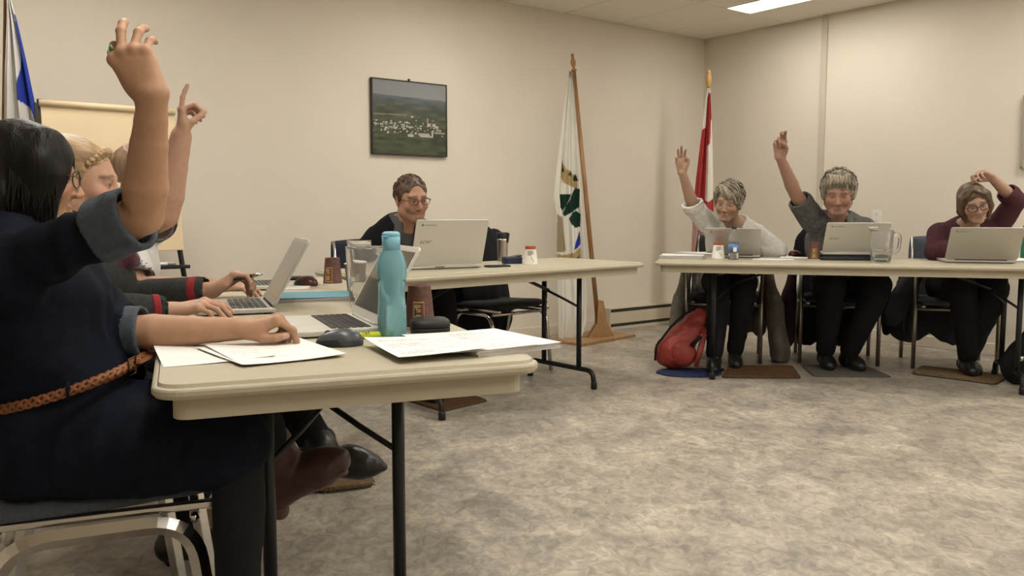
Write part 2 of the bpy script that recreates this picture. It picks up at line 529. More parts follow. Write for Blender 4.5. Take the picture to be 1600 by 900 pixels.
ov = 1.79
p = room(0.0, ov, 0.0)
t = thing('wall_outlet', 'white duplex power outlet on the wall beside the grey-haired man', 'outlet', (p[0], p[1], 0.99), ANG - math.pi / 2)
b = MB(); b.prism(rrect(0.078, 0.118, 0.006), 0, 0.006, Matrix.Rotation(R(90), 4, 'X')); b.build('cover_plate', M_WHITEP, t, bev=0.0015)
for dz in (-0.026, 0.026):
    b = MB(); b.prism(rrect(0.036, 0.032, 0.012), 0.006, 0.009, Matrix.Translation((0, 0, dz)) @ Matrix.Rotation(R(90), 4, 'X'))
    s = b.build('socket', M_WHITEP, t)
    b = MB()
    for dx in (-0.007, 0.007): b.box((dx, -0.0092, dz + 0.004), (0.003, 0.001, 0.010))
    b.box((0, -0.0092, dz - 0.008), (0.005, 0.001, 0.005)); b.build('slot', M_DARK, s)

# ================================================================== tables and chairs
TOP = 0.735
M_LAM = mat('table_laminate', (0.43, 0.388, 0.287), 0.42, var=0.03, vscale=40)
M_EDGE = mat('table_edge', (0.42, 0.375, 0.275), 0.45)
M_SEATB = mat('seat_fabric_bluegrey', (0.055, 0.065, 0.085), 0.95, var=0.25, vscale=150, bump=0.5, bscale=350, sheen=0.15)
M_SEATK = mat('seat_fabric_black', (0.012, 0.012, 0.014), 0.8, bump=0.2, bscale=300)
M_SEATN = mat('seat_fabric_navy', (0.020, 0.024, 0.040), 0.95, var=0.2, vscale=150, bump=0.4, bscale=350)

def table(name, label, x, y, rz, L, W_):
    t = thing(name, label, 'table', (x, y, 0), R(rz), 'beige folding tables')
    b = MB()
    prof = [(0.0, 0.0, 0.030), (0.004, 0.0, 0.024), (0.012, 0.0, 0.016), (0.012, 0.0, 0.010), (0.008, 0.0, 0.003), (0.0, 0.0, 0.0)]
    rings = [(-0.030, -0.026), (-0.006, -0.027), (0.0, -0.020), (0.0, -0.012), (-0.002, -0.0085), (-0.006, -0.0070), (-0.010, -0.0065), (-0.013, 0.0)]
    V = []; F = []; n = None
    for off, z in rings:
        P = rrect(L + 2 * off, W_ + 2 * off, max(0.055 + off, 0.01), 6)
        n = len(P); V += [(p[0], p[1], TOP + z) for p in P]
    for i in range(len(rings) - 1):
        for k in range(n):
            k2 = (k + 1) % n
            F.append((i * n + k, i * n + k2, (i + 1) * n + k2, (i + 1) * n + k))
    F.append(tuple(range(n - 1, -1, -1))); F.append(tuple((len(rings) - 1) * n + k for k in range(n)))
    b.add(V, F); b.build('table_top', M_LAM, t, smooth=False)
    b = MB(); a = rrect(L - 0.07, W_ - 0.07, 0.03); i_ = rrect(L - 0.11, W_ - 0.11, 0.02); n = len(a)
    V = [(p[0], p[1], TOP - 0.070) for p in a] + [(p[0], p[1], TOP - 0.024) for p in a] + [(p[0], p[1], TOP - 0.070) for p in i_] + [(p[0], p[1], TOP - 0.024) for p in i_]
    F = []
    for k in range(n):
        q = (k + 1) % n
        F += [(k, q, n + q, n + k), (2 * n + q, 2 * n + k, 3 * n + k, 3 * n + q), (2 * n + k, 2 * n + q, q, k)]
    b.add(V, F); b.build('apron', M_EDGE, t, smooth=False)
    for sx in (-1, 1):
        X = sx * (L / 2 - 0.36)
        for sy in (-1, 1):
            b = MB(); b.tube([(X, sy * 0.15, 0.10), (X, sy * 0.15, TOP - 0.03)], 0.0155, 12); b.build('leg', M_BLACKM, t, smooth=True)
        b = MB(); P = arc([(X, -0.275, 0.012), (X, -0.265, 0.105), (X, 0.265, 0.105), (X, 0.275, 0.012)], 0.07)
        b.tube(P, 0.015, 10); fb = b.build('foot_bar', M_BLACKM, t, smooth=True)
        for sy in (-1, 1):
            b = MB(); b.lathe([(0.0, 0.0), (0.019, 0.0), (0.019, 0.035), (0.015, 0.045)], 12, (X, sy * 0.275, 0)); b.build('foot_cap', M_BLACKM, fb, smooth=True)
        b = MB(); b.tube([(X - sx * 0.42, 0, TOP - 0.04), (X - sx * 0.12, 0, 0.575)], 0.015, 8, flat=(1.6, 0.6)); b.build('brace_bar', M_BLACKM, t, smooth=True)
        for sy in (-1, 1):
            b = MB(); b.tube([(X - sx * 0.13, 0, 0.575), (X - sx * 0.06, sy * 0.07, 0.525), (X, sy * 0.145, 0.475), (X, sy * 0.148, 0.43)], 0.0075, 8)
            b.build('brace_rod', M_BLACKM, t, smooth=True)
    return t
table('folding_table', 'beige folding table in front with papers and a blue bottle on it', -0.718, 2.695, 111.5, 2.40, 0.75)
table('folding_table', 'beige folding table under the white laptop in front of the bespectacled man', -0.117, 4.724, 41.5, 1.83, 0.74)
table('folding_table', 'long beige folding table with three people sitting behind it', 2.145, 5.221, -15.0, 2.44, 0.74)

def pad(w, d, th, sag, nx=10, ny=10, round_=0.05):
    """soft cushion: top and bottom sheets, edges rounded; w along x, d along y"""
    V = []; F = []
    for s in (0, 1):
        for j in range(ny + 1):
            for i in range(nx + 1):
                u = i / nx * 2 - 1; v = j / ny * 2 - 1
                e = max(abs(u), abs(v)) ** 6
                q = 1 - 0.06 * (u * u * v * v)
                z = (th / 2) * (1 - 0.75 * e) * (1 if s else -1) + sag(u, v)
                V.append((u * w / 2 * q, v * d / 2 * q, z))
    n = (nx + 1) * (ny + 1)
    for j in range(ny):
        for i in range(nx):
            a = j * (nx + 1) + i
            F.append((n + a, n + a + 1, n + a + nx + 2, n + a + nx + 1)); F.append((a, a + nx + 1, a + nx + 2, a + 1))
    ring = [i for i in range(nx)] + [(j * (nx + 1) + nx) for j in range(ny)] + [ny * (nx + 1) + nx - i for i in range(nx)] + [(ny - j) * (nx + 1) for j in range(ny)]
    for k in range(len(ring)):
        a, c = ring[k], ring[(k + 1) % len(ring)]
        F.append((a, c, n + c, n + a))
    return V, F
def chair(label, x, y, face, seat_m, arms=False, group='chairs at the tables', frame=None, square=False):
    """face: compass angle (deg, from +x) the sitter looks along"""
    fm = frame or M_CHROME
    t = thing('stacking_chair', label, 'chair', (x, y, 0), R(face - 90), group)
    sg = 4 if square else 10
    r = 0.0135 if square else 0.011
    w = 0.225
    V, F = pad(0.46, 0.46, 0.055, lambda u, v: -0.012 * (1 - u * u) * (1 - v * v) + 0.012 * v + (0.014 * max(0, v - 0.6) * -1))
    V = [(a, c, z + 0.445) for a, c, z in V]
    obj('seat', V, F, seat_m, t, True, False)
    for sx in (-1, 1):
        b = MB(); b.box((sx * 0.205, 0.005, 0.416), (0.022, 0.46, 0.016)); b.build('seat_rail', fm, t, bev=0.003)
        if arms:
            b = MB(); b.tube([(sx * 0.25, 0.20, 0.0), (sx * 0.25, 0.195, 0.66)], 0.0135, 10); b.build('leg', fm, t, smooth=True)
            b = MB(); b.tube([(sx * 0.25, -0.24, 0.0), (sx * 0.25, -0.20, 0.66)], 0.0135, 10); b.build('leg', fm, t, smooth=True)
            b = MB(); b.box((sx * 0.25, 0.0, 0.672), (0.045, 0.44, 0.028)); b.build('armrest', M_BLACKM, t, bev=0.01)
            b = MB(); b.tube([(sx * 0.25, 0.19, 0.40), (sx * 0.25, -0.22, 0.39)], 0.010, 8); b.build('side_bar', fm, t, smooth=True)
        else:
            P = arc([(sx * 0.235, 0.235, 0.0), (sx * 0.232, 0.185, 0.392), (sx * 0.232, -0.165, 0.388), (sx * 0.235, -0.26, 0.0)], 0.09, 8)
            b = MB(); b.tube(P, r * 1.15, sg, flat=(1.25, 0.85) if square else None); b.build('leg_frame', fm, t, smooth=not square)
        P = [(sx * 0.20, -0.22, 0.42), (sx * 0.20, -0.235, 0.55), (sx * 0.198, -0.285, 0.86)]
        b = MB(); b.tube(arc(P, 0.06), 0.011, 8); b.build('back_post', fm, t, smooth=True)
    for yy, zz in ((0.19, 0.395), (-0.18, 0.395)):
        b = MB(); b.tube([(-0.25 if arms else -0.23, yy, zz), (0.25 if arms else 0.23, yy, zz)], 0.010, 8); b.build('cross_bar', fm, t, smooth=True)
    V, F = pad(0.44, 0.30, 0.045, lambda u, v: 0.02 * (u * u - 0.5))
    Mx = Matrix.Translation((0, -0.262, 0.72)) @ Matrix.Rotation(R(98), 4, 'X')
    V = [tuple(Mx @ Vector(p)) for p in V]
    obj('backrest', V, F, seat_m, t, True, False)
    return t
chair('blue-grey padded chrome chair under the woman in the denim dress', -0.93, 1.875, 21.5, M_SEATB, square=True)
chair('blue-grey padded chair under the blonde woman in the grey sweater', -1.25, 2.45, 21.5, M_SEATB, square=True)
chair('blue-grey padded chair under the man in the white T-shirt', -1.48, 3.10, 21.5, M_SEATB, square=True)
chair('navy padded chair behind the man in the black sweater', -0.74, 5.02, -48.5, M_SEATN)
chair('empty black chair with chrome legs and a black jacket on its back', -0.075, 5.50, -48.5, M_SEATK)
M_GUN = mat('grey_steel_tube', (0.34, 0.32, 0.29), 0.35, metal=1.0)
chair('chair with arm posts under the woman in the white blouse', 1.51, 5.98, -105, M_SEATK, arms=True, frame=M_GUN)
chair('chair with arm posts under the grey-haired man', 2.275, 5.885, -105, M_SEATN, arms=True, frame=M_GUN)
chair('grey-backed chair with arm posts under the woman in the maroon cardigan', 2.96, 5.68, -105, M_SEATB, arms=True, frame=M_GUN)

# ================================================================== things on the tables
M_LAPW = mat('laptop_white', (0.55, 0.53, 0.475), 0.38)
M_LAPS = mat('laptop_silver', (0.44, 0.42, 0.38), 0.42, metal=0.35)
M_KEY = mat('key_black', (0.02, 0.02, 0.022), 0.5)
M_KEYG = mat('key_slate', (0.06, 0.062, 0.065), 0.5)
M_SCR = mat('screen_dark', (0.02, 0.022, 0.025), 0.12, spec=0.6)
M_LOGO = mat('logo_grey', (0.12, 0.12, 0.12), 0.3)
M_LOGOC = mat('logo_chrome', (0.35, 0.34, 0.32), 0.25, metal=0.8)
M_RUB = mat('rubber', (0.02, 0.02, 0.02), 0.7)

def laptop(label, x, y, rz, w, d, tilt, m, key=M_KEYG, vents=False, brand=None, chrome=None, badge=None, lid_h=None, z=TOP, screen=None):
    """local: user sits at -y, the hinge is at +y; tilt = lid angle from closed"""
    t = thing('laptop', label, 'laptop', (x, y, z), R(rz), 'open laptops')
    lh = lid_h or d
    b = MB(); b.prism(rrect(w, d, 0.012), 0.004, 0.018); base_ = b.build('base', m, t, bev=0.003)
    b = MB()
    for sx in (-1, 1):
        for sy in (-1, 1): b.box((sx * (w / 2 - 0.03), sy * (d / 2 - 0.03), 0.002), (0.03, 0.008, 0.004))
    b.build('rubber_feet', M_RUB, base_)
    kw = w * 0.86; nr = 6; nc = 14; kd = d * 0.46
    cell = kw / nc; row = kd / nr
    key_me = None
    for r in range(nr):
        yy = d * 0.40 - (r + 0.5) * row
        if r == nr - 1: xs = [(-kw / 2 + cell * 1.5, cell * 3), (-kw / 2 + cell * 6.2, cell * 6.2), (-kw / 2 + cell * 11.6, cell * 4.4)]
        else:
            xs = [(-kw / 2 + (c + 0.5) * cell, cell) for c in range(nc)]
        for (xx, cw) in xs:
            if key_me is None or abs(cw - cell) > 1e-4:
                b = MB(); b.box((0, 0, 0.0189), (cw - 0.0035, row - 0.0035, 0.0022)); k = b.build('key', key, base_)
                if abs(cw - cell) < 1e-4: key_me = k.data
            else:
                k = bpy.data.objects.new('key', key_me); C.objects.link(k); k.parent = base_
            k.location = (xx, yy, 0)
    b = MB(); b.box((0, -d * 0.29, 0.0181), (w * 0.30, d * 0.28, 0.0008)); b.build('touchpad', m, base_, bev=0.0003)
    if vents:
        b = MB()
        for k in range(9): b.box((w * 0.10 + k * 0.006 - 0.02, d / 2 - 0.0005, 0.011), (0.004, 0.003, 0.006))
        b.build('vent', M_DARK, base_)
    b = MB(); b.tube([(-w * 0.36, d / 2 - 0.006, 0.018), (w * 0.36, d / 2 - 0.006, 0.018)], 0.0065, 10); b.build('hinge', M_RUB if m is M_LAPS else m, t, smooth=True)
    lid = bpy.data.objects.new('lid', None)
    # the lid: a mesh in its own local frame (hinge line = x axis, +y away from the hinge, outer face -z when upright)
    b = MB(); b.prism(rrect(w, lh, 0.012), -0.0035, 0.0035, Matrix.Translation((0, lh / 2, 0)))
    lid = b.build('lid', m, t, bev=0.0022)
    lid.location = (0, d / 2 - 0.006, 0.021); lid.rotation_euler = (R(180 - tilt), 0, 0)
    b = MB(); b.box((0, lh / 2 + 0.004, 0.0038), (w - 0.026, lh - 0.040, 0.0012)); b.build('screen', screen or M_SCR, lid)
    return t, lid, w, lh
def lid_text(lid, w, lh, s, size, u, v, m, shear=0.0, spacing=1.0):
    """lettering on the outer face: (u,v) from the upper left corner as seen from outside"""
    return text('lettering', s, size, m, lid, (w / 2 - u, lh - v, -0.0037), (0, math.pi, 0), shear=shear, spacing=spacing)
def lid_disc(lid, w, lh, r, u, v, m):
    b = MB(); b.lathe([(r, 0.0), (r, 0.0006), (0, 0.0006)], 16, (w / 2 - u, lh - v, -0.0041)); return b.build('logo_disc', m, lid)
def lap_at(label, p, *a, **k):
    return laptop(label, p[0], p[1], *a, **k)

# laptop in front of the man with the dark sweater (seen from behind)
t, lid, w, lh = lap_at('white laptop with black lettering, in front of the man with glasses',
    (-0.405, 4.60), -151, 0.415, 0.255, 110, M_LAPW, vents=True)
lid_text(lid, w, lh, 'acer', 0.036, 0.030, 0.130, M_LOGO, shear=0.3, spacing=1.05)
lid_disc(lid, w, lh, 0.006, 0.036, 0.027, M_LOGO); lid_text(lid, w, lh, 'chromebook', 0.0125, 0.047, 0.031, M_LOGOC)
# woman in the white blouse
t, lid, w, lh = lap_at('grey laptop behind the small water bottle, in front of the woman in white', (1.48, 5.655), -15 + 180, 0.345, 0.225, 129, M_LAPS)
lid_disc(lid, w, lh, 0.005, 0.034, 0.026, M_LOGO); lid_text(lid, w, lh, 'chromebook', 0.0115, 0.044, 0.030, M_LOGOC)
# grey-haired man
t, lid, w, lh = lap_at('white laptop with faded lettering in front of the grey-haired man', (2.15, 5.385), -9 + 180, 0.375, 0.225, 125, M_LAPW, z=TOP + 0.030)
lid_disc(lid, w, lh, 0.005, 0.034, 0.026, M_LOGO); lid_text(lid, w, lh, 'chromebook', 0.0115, 0.044, 0.030, M_LOGOC)
lid_text(lid, w, lh, 'acer', 0.030, 0.030, 0.125, M_LOGOC, shear=0.3, spacing=1.05)
# woman in maroon
t, lid, w, lh = lap_at('plain grey laptop in front of the woman in the maroon cardigan', (2.79, 5.08), -15 + 180, 0.385, 0.23, 124, M_LAPS)
lid_disc(lid, w, lh, 0.005, 0.034, 0.026, M_LOGO); lid_text(lid, w, lh, 'chromebook', 0.0115, 0.044, 0.030, M_LOGOC)
# the open ones on the near table
laptop('white laptop with dark keyboard behind the blue bottle, screen tipped back', -0.487, 2.185, -66.5, 0.33, 0.22, 119, M_LAPW, key=M_KEY)
laptop('silver laptop under the hands of the blonde woman', -0.868, 2.615, -68.5, 0.33, 0.225, 119, M_LAPS, screen=mat('screen_grey', (0.16, 0.155, 0.15), 0.15))
laptop('white laptop with dark keys at the far end of the near table', -1.035, 3.38, -68.5, 0.30, 0.20, 119, M_LAPW, key=M_KEYG)

# ---- paper
def paper_mat(name, rows, dens, ink=(0.12, 0.12, 0.13), seed=0.0, top=0.08, edge=0.10, base=(0.80, 0.78, 0.74), strength=0.8):
    m = bpy.data.materials.new(name); m.use_nodes = True
    nt = m.node_tree; L = nt.links; b = nt.nodes['Principled BSDF']; b.inputs['Roughness'].default_value = 0.8
    b.inputs['Specular IOR Level'].default_value = 0.2
    uv = nt.nodes.new('ShaderNodeUVMap'); uv.uv_map = 'UVMap'
    sp = nt.nodes.new('ShaderNodeSeparateXYZ'); L.new(uv.outputs[0], sp.inputs[0])
    def mth(op, a, c=None, d=None):
        n = nt.nodes.new('ShaderNodeMath'); n.operation = op
        for i, q in enumerate((a, c, d)):
            if q is None: continue
            if isinstance(q, (int, float)): n.inputs[i].default_value = q
            else: L.new(q, n.inputs[i])
        return n.outputs[0]
    rv = mth('MULTIPLY', sp.outputs[1], rows)
    fr = mth('FRACT', rv); fl = mth('FLOOR', rv)
    line = mth('MULTIPLY', mth('GREATER_THAN', fr, 0.30), mth('LESS_THAN', fr, 0.72))
    cb = nt.nodes.new('ShaderNodeCombineXYZ'); L.new(mth('MULTIPLY', sp.outputs[0], 42), cb.inputs[0]); L.new(mth('MULTIPLY', fl, 7.31), cb.inputs[1]); cb.inputs[2].default_value = seed
    n = nt.nodes.new('ShaderNodeTexNoise'); n.inputs['Scale'].default_value = 1.0; n.inputs['Detail'].default_value = 2
    L.new(cb.outputs[0], n.inputs['Vector'])
    word = mth('GREATER_THAN', n.outputs[0], 0.44)
    cb2 = nt.nodes.new('ShaderNodeCombineXYZ'); L.new(mth('MULTIPLY', fl, 3.77), cb2.inputs[0]); cb2.inputs[1].default_value = seed * 3.1
    wn = nt.nodes.new('ShaderNodeTexWhiteNoise'); L.new(cb2.outputs[0], wn.inputs['Vector'])
    rowon = mth('LESS_THAN', wn.outputs[0], dens)
    ln = mth('LESS_THAN', sp.outputs[0], mth('ADD', 0.35, mth('MULTIPLY', wn.outputs[0], 0.6 / max(dens, 0.05))))
    ins = mth('MULTIPLY', mth('GREATER_THAN', sp.outputs[0], edge), mth('LESS_THAN', sp.outputs[0], 1 - edge))
    iny = mth('MULTIPLY', mth('GREATER_THAN', sp.outputs[1], top), mth('LESS_THAN', sp.outputs[1], 1 - top))
    f = mth('MULTIPLY', mth('MULTIPLY', mth('MULTIPLY', line, word), mth('MULTIPLY', rowon, ln)), mth('MULTIPLY', ins, iny))
    f = mth('MULTIPLY', f, strength)
    mx = nt.nodes.new('ShaderNodeMixRGB'); L.new(f, mx.inputs[0]); mx.inputs[1].default_value = (*base, 1); mx.inputs[2].default_value = (*ink, 1)
    L.new(mx.outputs[0], b.inputs['Base Color'])
    return m
M_PAPER = mat('paper_plain', (0.80, 0.78, 0.74), 0.8, spec=0.2)
M_PAPERE = mat('paper_edges', (0.62, 0.60, 0.57), 0.85, var=0.25, vscale=400, stretch=(0.02, 0.02, 1), spec=0.2)
PM1 = paper_mat('paper_minutes', 30, 0.30, seed=1.3, strength=0.45)
PM2 = paper_mat('paper_agenda', 34, 0.62, seed=4.1)
PM3 = paper_mat('paper_list', 30, 0.75, seed=9.2)
def sheet(parent, name, x, y, rz, w, d, z, m, curl=0.0, th=0.0006, seed=0, n=8):
    """a sheet of paper with a slight lift; local to parent"""
    rnd = random.Random(seed); a, c = rnd.uniform(-1, 1), rnd.uniform(-1, 1)
    V = []; F = []; UV = []
    for s in (0, 1):
        for j in range(n + 1):
            for i in range(n + 1):
                u, v = i / n, j / n
                zz = curl * ((u - 0.5) * a * 1.2 + (v - 0.5) * c) ** 2 * 2 + curl * 0.3 * max(0, abs(u - 0.5) + abs(v - 0.5) - 0.8)
                V.append(((u - 0.5) * w, (v - 0.5) * d, z + zz + (th if s else 0))); UV.append((u, v))
    q = (n + 1) ** 2
    for j in range(n):
        for i in range(n):
            k = j * (n + 1) + i
            F.append((q + k, q + k + 1, q + k + n + 2, q + k + n + 1)); F.append((k, k + n + 1, k + n + 2, k + 1))
    ring = list(range(n)) + [j * (n + 1) + n for j in range(n)] + [n * (n + 1) + n - i for i in range(n)] + [(n - j) * (n + 1) for j in range(n)]
    for k in range(len(ring)):
        e, g = ring[k], ring[(k + 1) % len(ring)]; F.append((e, g, q + g, q + e))
    Mx = Matrix.Translation((x, y, 0)) @ Matrix.Rotation(R(rz), 4, 'Z')
    V = [tuple(Mx @ Vector(p)) for p in V]
    o = obj(name, V, F, m, parent, False, False, uv=UV)
    return o
def papers(label, x, y, rz, specs, z=TOP, cat='papers', group=None, name='paper_stack'):
    t = thing(name, label, cat, (x, y, z), R(rz), group)
    zz = 0.0004
    for i, (dx, dy, r, w, d, m, thick, curl) in enumerate(specs):
        if thick > 0.002:
            k = max(2, int(thick / 0.0022)); rnd = random.Random(i + 3)
            for q in range(k):
                b = MB(); b.box((dx + rnd.uniform(-.004, .004), dy + rnd.uniform(-.004, .004), zz + thick / k / 2), (w, d, thick / k * 0.9), rot=(0, 0, R(r + rnd.uniform(-1.2, 1.2))))
                b.build('paper_block', M_PAPERE if q < k - 1 else M_PAPER, t); zz += thick / k
        sheet(t, 'sheet', dx, dy, r, w, d, zz, m, curl, seed=i + int(abs(x) * 100)); zz += 0.0011 + curl * 0.15
    return t
papers('loose white sheets spread at the front edge of the near table under the resting hand', -0.555, 1.80, 36,
       [(-0.075, 0.045, -9, 0.216, 0.25, M_PAPER, 0, 0.004), (0.025, -0.012, 2, 0.216, 0.279, PM1, 0.0012, 0.005), (0.035, -0.02, -2, 0.216, 0.279, PM1, 0.001, 0.005)])
papers('stack of printed agenda pages at the right corner of the near table', -0.13, 1.885, 30,
       [(0.085, 0.0, 4, 0.216, 0.279, M_PAPER, 0.011, 0.003), (0.035, -0.004, -1, 0.216, 0.279, PM2, 0.0, 0.003), (-0.085, -0.025, -4, 0.20, 0.25, PM3, 0.0, 0.003)])
papers('small folded white note between the two laptops on the near table', -0.50, 2.32, 40,
       [(0, 0, 0, 0.12, 0.09, M_PAPER, 0, 0.002), (0.02, 0.015, 20, 0.10, 0.08, PM1, 0, 0.003)])
papers('white sheet under the glasses case at the far end of the near table', -0.93, 3.42, 10, [(0, 0, 0, 0.216, 0.28, M_PAPER, 0, 0.002)])
papers('pile of folders and papers at the left end of the long table', 1.10, 5.48, -12,
       [(0, 0, 0, 0.27, 0.21, mat('folder_grey', (0.35, 0.34, 0.33), 0.6), 0.018, 0.001), (0.01, 0.0, 4, 0.26, 0.20, M_PAPER, 0.004, 0.001)])
papers('white sheets leaning against the grey laptop of the woman in white', 1.235, 5.60, -25, [(0, 0, 0, 0.27, 0.2, PM1, 0.03, 0.004)])
papers('single white sheet beside the small water bottle on the long table', 1.66, 5.36, -20, [(0, 0, 0, 0.25, 0.14, PM1, 0, 0.002)])
papers('white sheet under the dark red mouse on the long table', 1.90, 5.55, -20, [(0, 0, 0, 0.26, 0.17, PM1, 0, 0.003)])
papers('papers and a blue folder beside the green bottle on the long table', 3.06, 5.10, 10,
       [(0, 0, 0, 0.24, 0.20, mat('folder_blue', (0.05, 0.08, 0.16), 0.6), 0.006, 0.0), (0.02, 0.02, 6, 0.23, 0.19, M_PAPER, 0.006, 0.02)])

# ---- teal spiral notebook on papers
t = thing('spiral_notebook', 'teal spiral notebook lying on a thick bundle of papers', 'notebook', (-0.685, 2.93, TOP), R(14))
M_TEAL = mat('teal_cover', (0.095, 0.26, 0.33), 0.5)
rnd = random.Random(5); zz = 0
for q in range(4):
    b = MB(); b.box((rnd.uniform(-.006, .006), rnd.uniform(-.006, .006), zz + 0.0018), (0.285, 0.225, 0.0033), rot=(0, 0, R(rnd.uniform(-2, 2))))
    b.build('paper_block', [M_PAPERE, mat('paper_grey', (0.42, 0.40, 0.40), 0.8), mat('paper_pinkish', (0.5, 0.40, 0.38), 0.8)][q % 3], t); zz += 0.0036
b = MB(); b.box((0, 0, zz + 0.001), (0.28, 0.222, 0.0018)); b.build('cover', M_TEAL, t)
sp_ = MB()
for k in range(26):
    yy = -0.105 + k * 0.0084
    b = MB(); P = [(-0.138 + 0.007 * math.cos(a), yy, zz - 0.002 + 0.007 * math.sin(a)) for a in [R(30 * i) for i in range(12)]]
    b.tube(P, 0.0011, 5, closed=True); b.build('spiral_ring', M_WHITEP, t, smooth=True)

# ---- cups
def cup(label, x, y, m, liner, h=0.112, r0=0.030, r1=0.040, inverted=True, rim=None, z=TOP, art=None, rz=0.0, group='paper cups', band=None):
    """paper cup; inverted cups stand on their rim"""
    t = thing('paper_cup', label, 'cup', (x, y, z), rz, group)
    b = MB()
    if inverted: prof = [(r1 + 0.0015, 0.0), (r1 + 0.0015, 0.003), (r1, 0.0045), (r0, h - 0.004), (r0 - 0.001, h), (r0 - 0.003, h), (r0 - 0.0045, h - 0.005), (0, h - 0.005)]
    else: prof = [(0, 0.006), (r0 - 0.003, 0.006), (r0 - 0.002, 0), (r0, 0), (r1, h - 0.003), (r1 + 0.0015, h - 0.002), (r1 + 0.0015, h), (r1 - 0.001, h), (r0 - 0.001, 0.012), (0, 0.012)]
    b.lathe(prof, 32); b.build('cup_wall', m, t, smooth=True)
    b = MB(); b.lathe([(r1 + 0.0021, 0.0), (r1 + 0.0021, 0.0035), (r1 + 0.0005, 0.0045)] if inverted else [(r1 + 0.0005, h - 0.004), (r1 + 0.0021, h - 0.003), (r1 + 0.0021, h + 0.0003)], 32)
    b.build('rim', liner, t, smooth=True)
    def rad(zz): return (r1 + (r0 - r1) * zz / h) if inverted else (r0 + (r1 - r0) * zz / h)
    def patch(name, a0, a1, z0, z1, mm, off, parent=t, poly=None):
        V = []; F = []; n = 8
        pts = poly or [(0, 0), (1, 0), (1, 1), (0, 1)]
        # grid patch hugging the wall
        for j in range(5):
            for i in range(n + 1):
                a = a0 + (a1 - a0) * i / n; zq = z0 + (z1 - z0) * j / 4
                r = rad(zq) + off; V.append((r * math.cos(a), r * math.sin(a), zq))
        for j in range(4):
            for i in range(n):
                k = j * (n + 1) + i; F.append((k, k + 1, k + n + 2, k + n + 1))
        return obj(name, V, F, mm, parent, True, False)
    return t, patch, rad
M_CUPB = mat('cup_brown', (0.095, 0.036, 0.022), 0.55, var=0.35, vscale=90)
M_CUPW = mat('cup_white', (0.70, 0.67, 0.60), 0.6)
M_CUPI = mat('cup_ivory', (0.42, 0.27, 0.12), 0.6, var=0.3, vscale=120)
M_CUPR = mat('cup_rust', (0.19, 0.055, 0.03), 0.6)
M_CUPO = mat('cup_orange', (0.42, 0.09, 0.035), 0.5)
M_INK = mat('print_black', (0.02, 0.015, 0.012), 0.6)
M_GREYP = mat('print_grey', (0.36, 0.34, 0.31), 0.6)
def brown_cup(label, x, y, az, inverted=True):
    t, patch, rad = cup(label, x, y, M_CUPB, M_CUPW, inverted=inverted)
    d = 0.42
    f = patch('picture_border', az - d, az + d, 0.012, 0.072, M_CUPI, 0.0004)
    patch('picture_field', az - d + 0.06, az + d - 0.06, 0.016, 0.068, M_INK, 0.0007, f)
    patch('picture_light', az - d + 0.09, az + 0.12, 0.019, 0.065, M_CUPI, 0.0010, f)
    patch('picture_rust', az + 0.12, az + d - 0.09, 0.019, 0.065, M_CUPR, 0.0010, f)
    for k, (a0, a1, z0, z1) in enumerate(((-0.2, 0.2, 0.040, 0.044), (-0.28, -0.2, 0.036, 0.056), (-0.12, 0.02, 0.030, 0.033), (-0.06, 0.26, 0.054, 0.0565), (-0.25, -0.05, 0.047, 0.049))):
        patch('picture_stroke', az + a0, az + a1, z0, z1, M_INK, 0.0013, f)
    return t
def white_cup(label, x, y, az):
    t, patch, rad = cup(label, x, y, M_CUPW, M_CUPW, h=0.105, r0=0.030, r1=0.041)
    b = MB(); b.lathe([(0.0318, 0.088), (0.0305, 0.105), (0.0302, 0.1058), (0.026, 0.1058)], 32); b.build('colour_band', M_CUPO, t, smooth=True)
    for k, (a0, a1, z0, z1) in enumerate(((-0.62, 0.0, 0.052, 0.078), (-0.5, 0.25, 0.060, 0.080), (0.22, 0.42, 0.060, 0.064), (0.38, 0.44, 0.060, 0.074), (0.22, 0.42, 0.071, 0.074))):
        patch('printed_mug', az + a0, az + a1, z0, z1, M_GREYP, 0.0005 + k * 0.0002)
    # an S-shaped mark
    b = MB(); P = []
    for i in range(15):
        s = i / 14; a = az + 0.14 + 0.17 * math.sin(2 * math.pi * (0.9 * s + 0.05)); zz = 0.018 + 0.026 * s
        r = rad(zz) + 0.0006; P.append((r * math.cos(a), r * math.sin(a), zz))
    b.tube(P, 0.0013, 5); b.build('printed_curl', M_LOGO, t, smooth=True)
    return t
p = (-0.7522, 3.533, 0.735); brown_cup('brown paper cup upside down beside the teal notebook', p[0], p[1], R(-105))
p = (-0.5838, 3.144, 0.735); brown_cup('brown paper cup upright, mostly behind the water pitcher on the near table', p[0], p[1], R(-100), False)
p = (-0.2423, 2.203, 0.735); brown_cup('brown paper cup upside down behind the black case', p[0], p[1], R(-88))
p = (1.902, 5.313, 0.735); brown_cup('brown paper cup upside down on the long table', p[0], p[1], R(-105))
p = (0.107, 4.863, 0.735); white_cup('white paper cup with an orange base beside the steel travel mug', p[0], p[1], R(-85))
p = (1.333, 5.458, 0.735); white_cup('white paper cup with an orange base beside the small water bottle', p[0], p[1], R(-92))

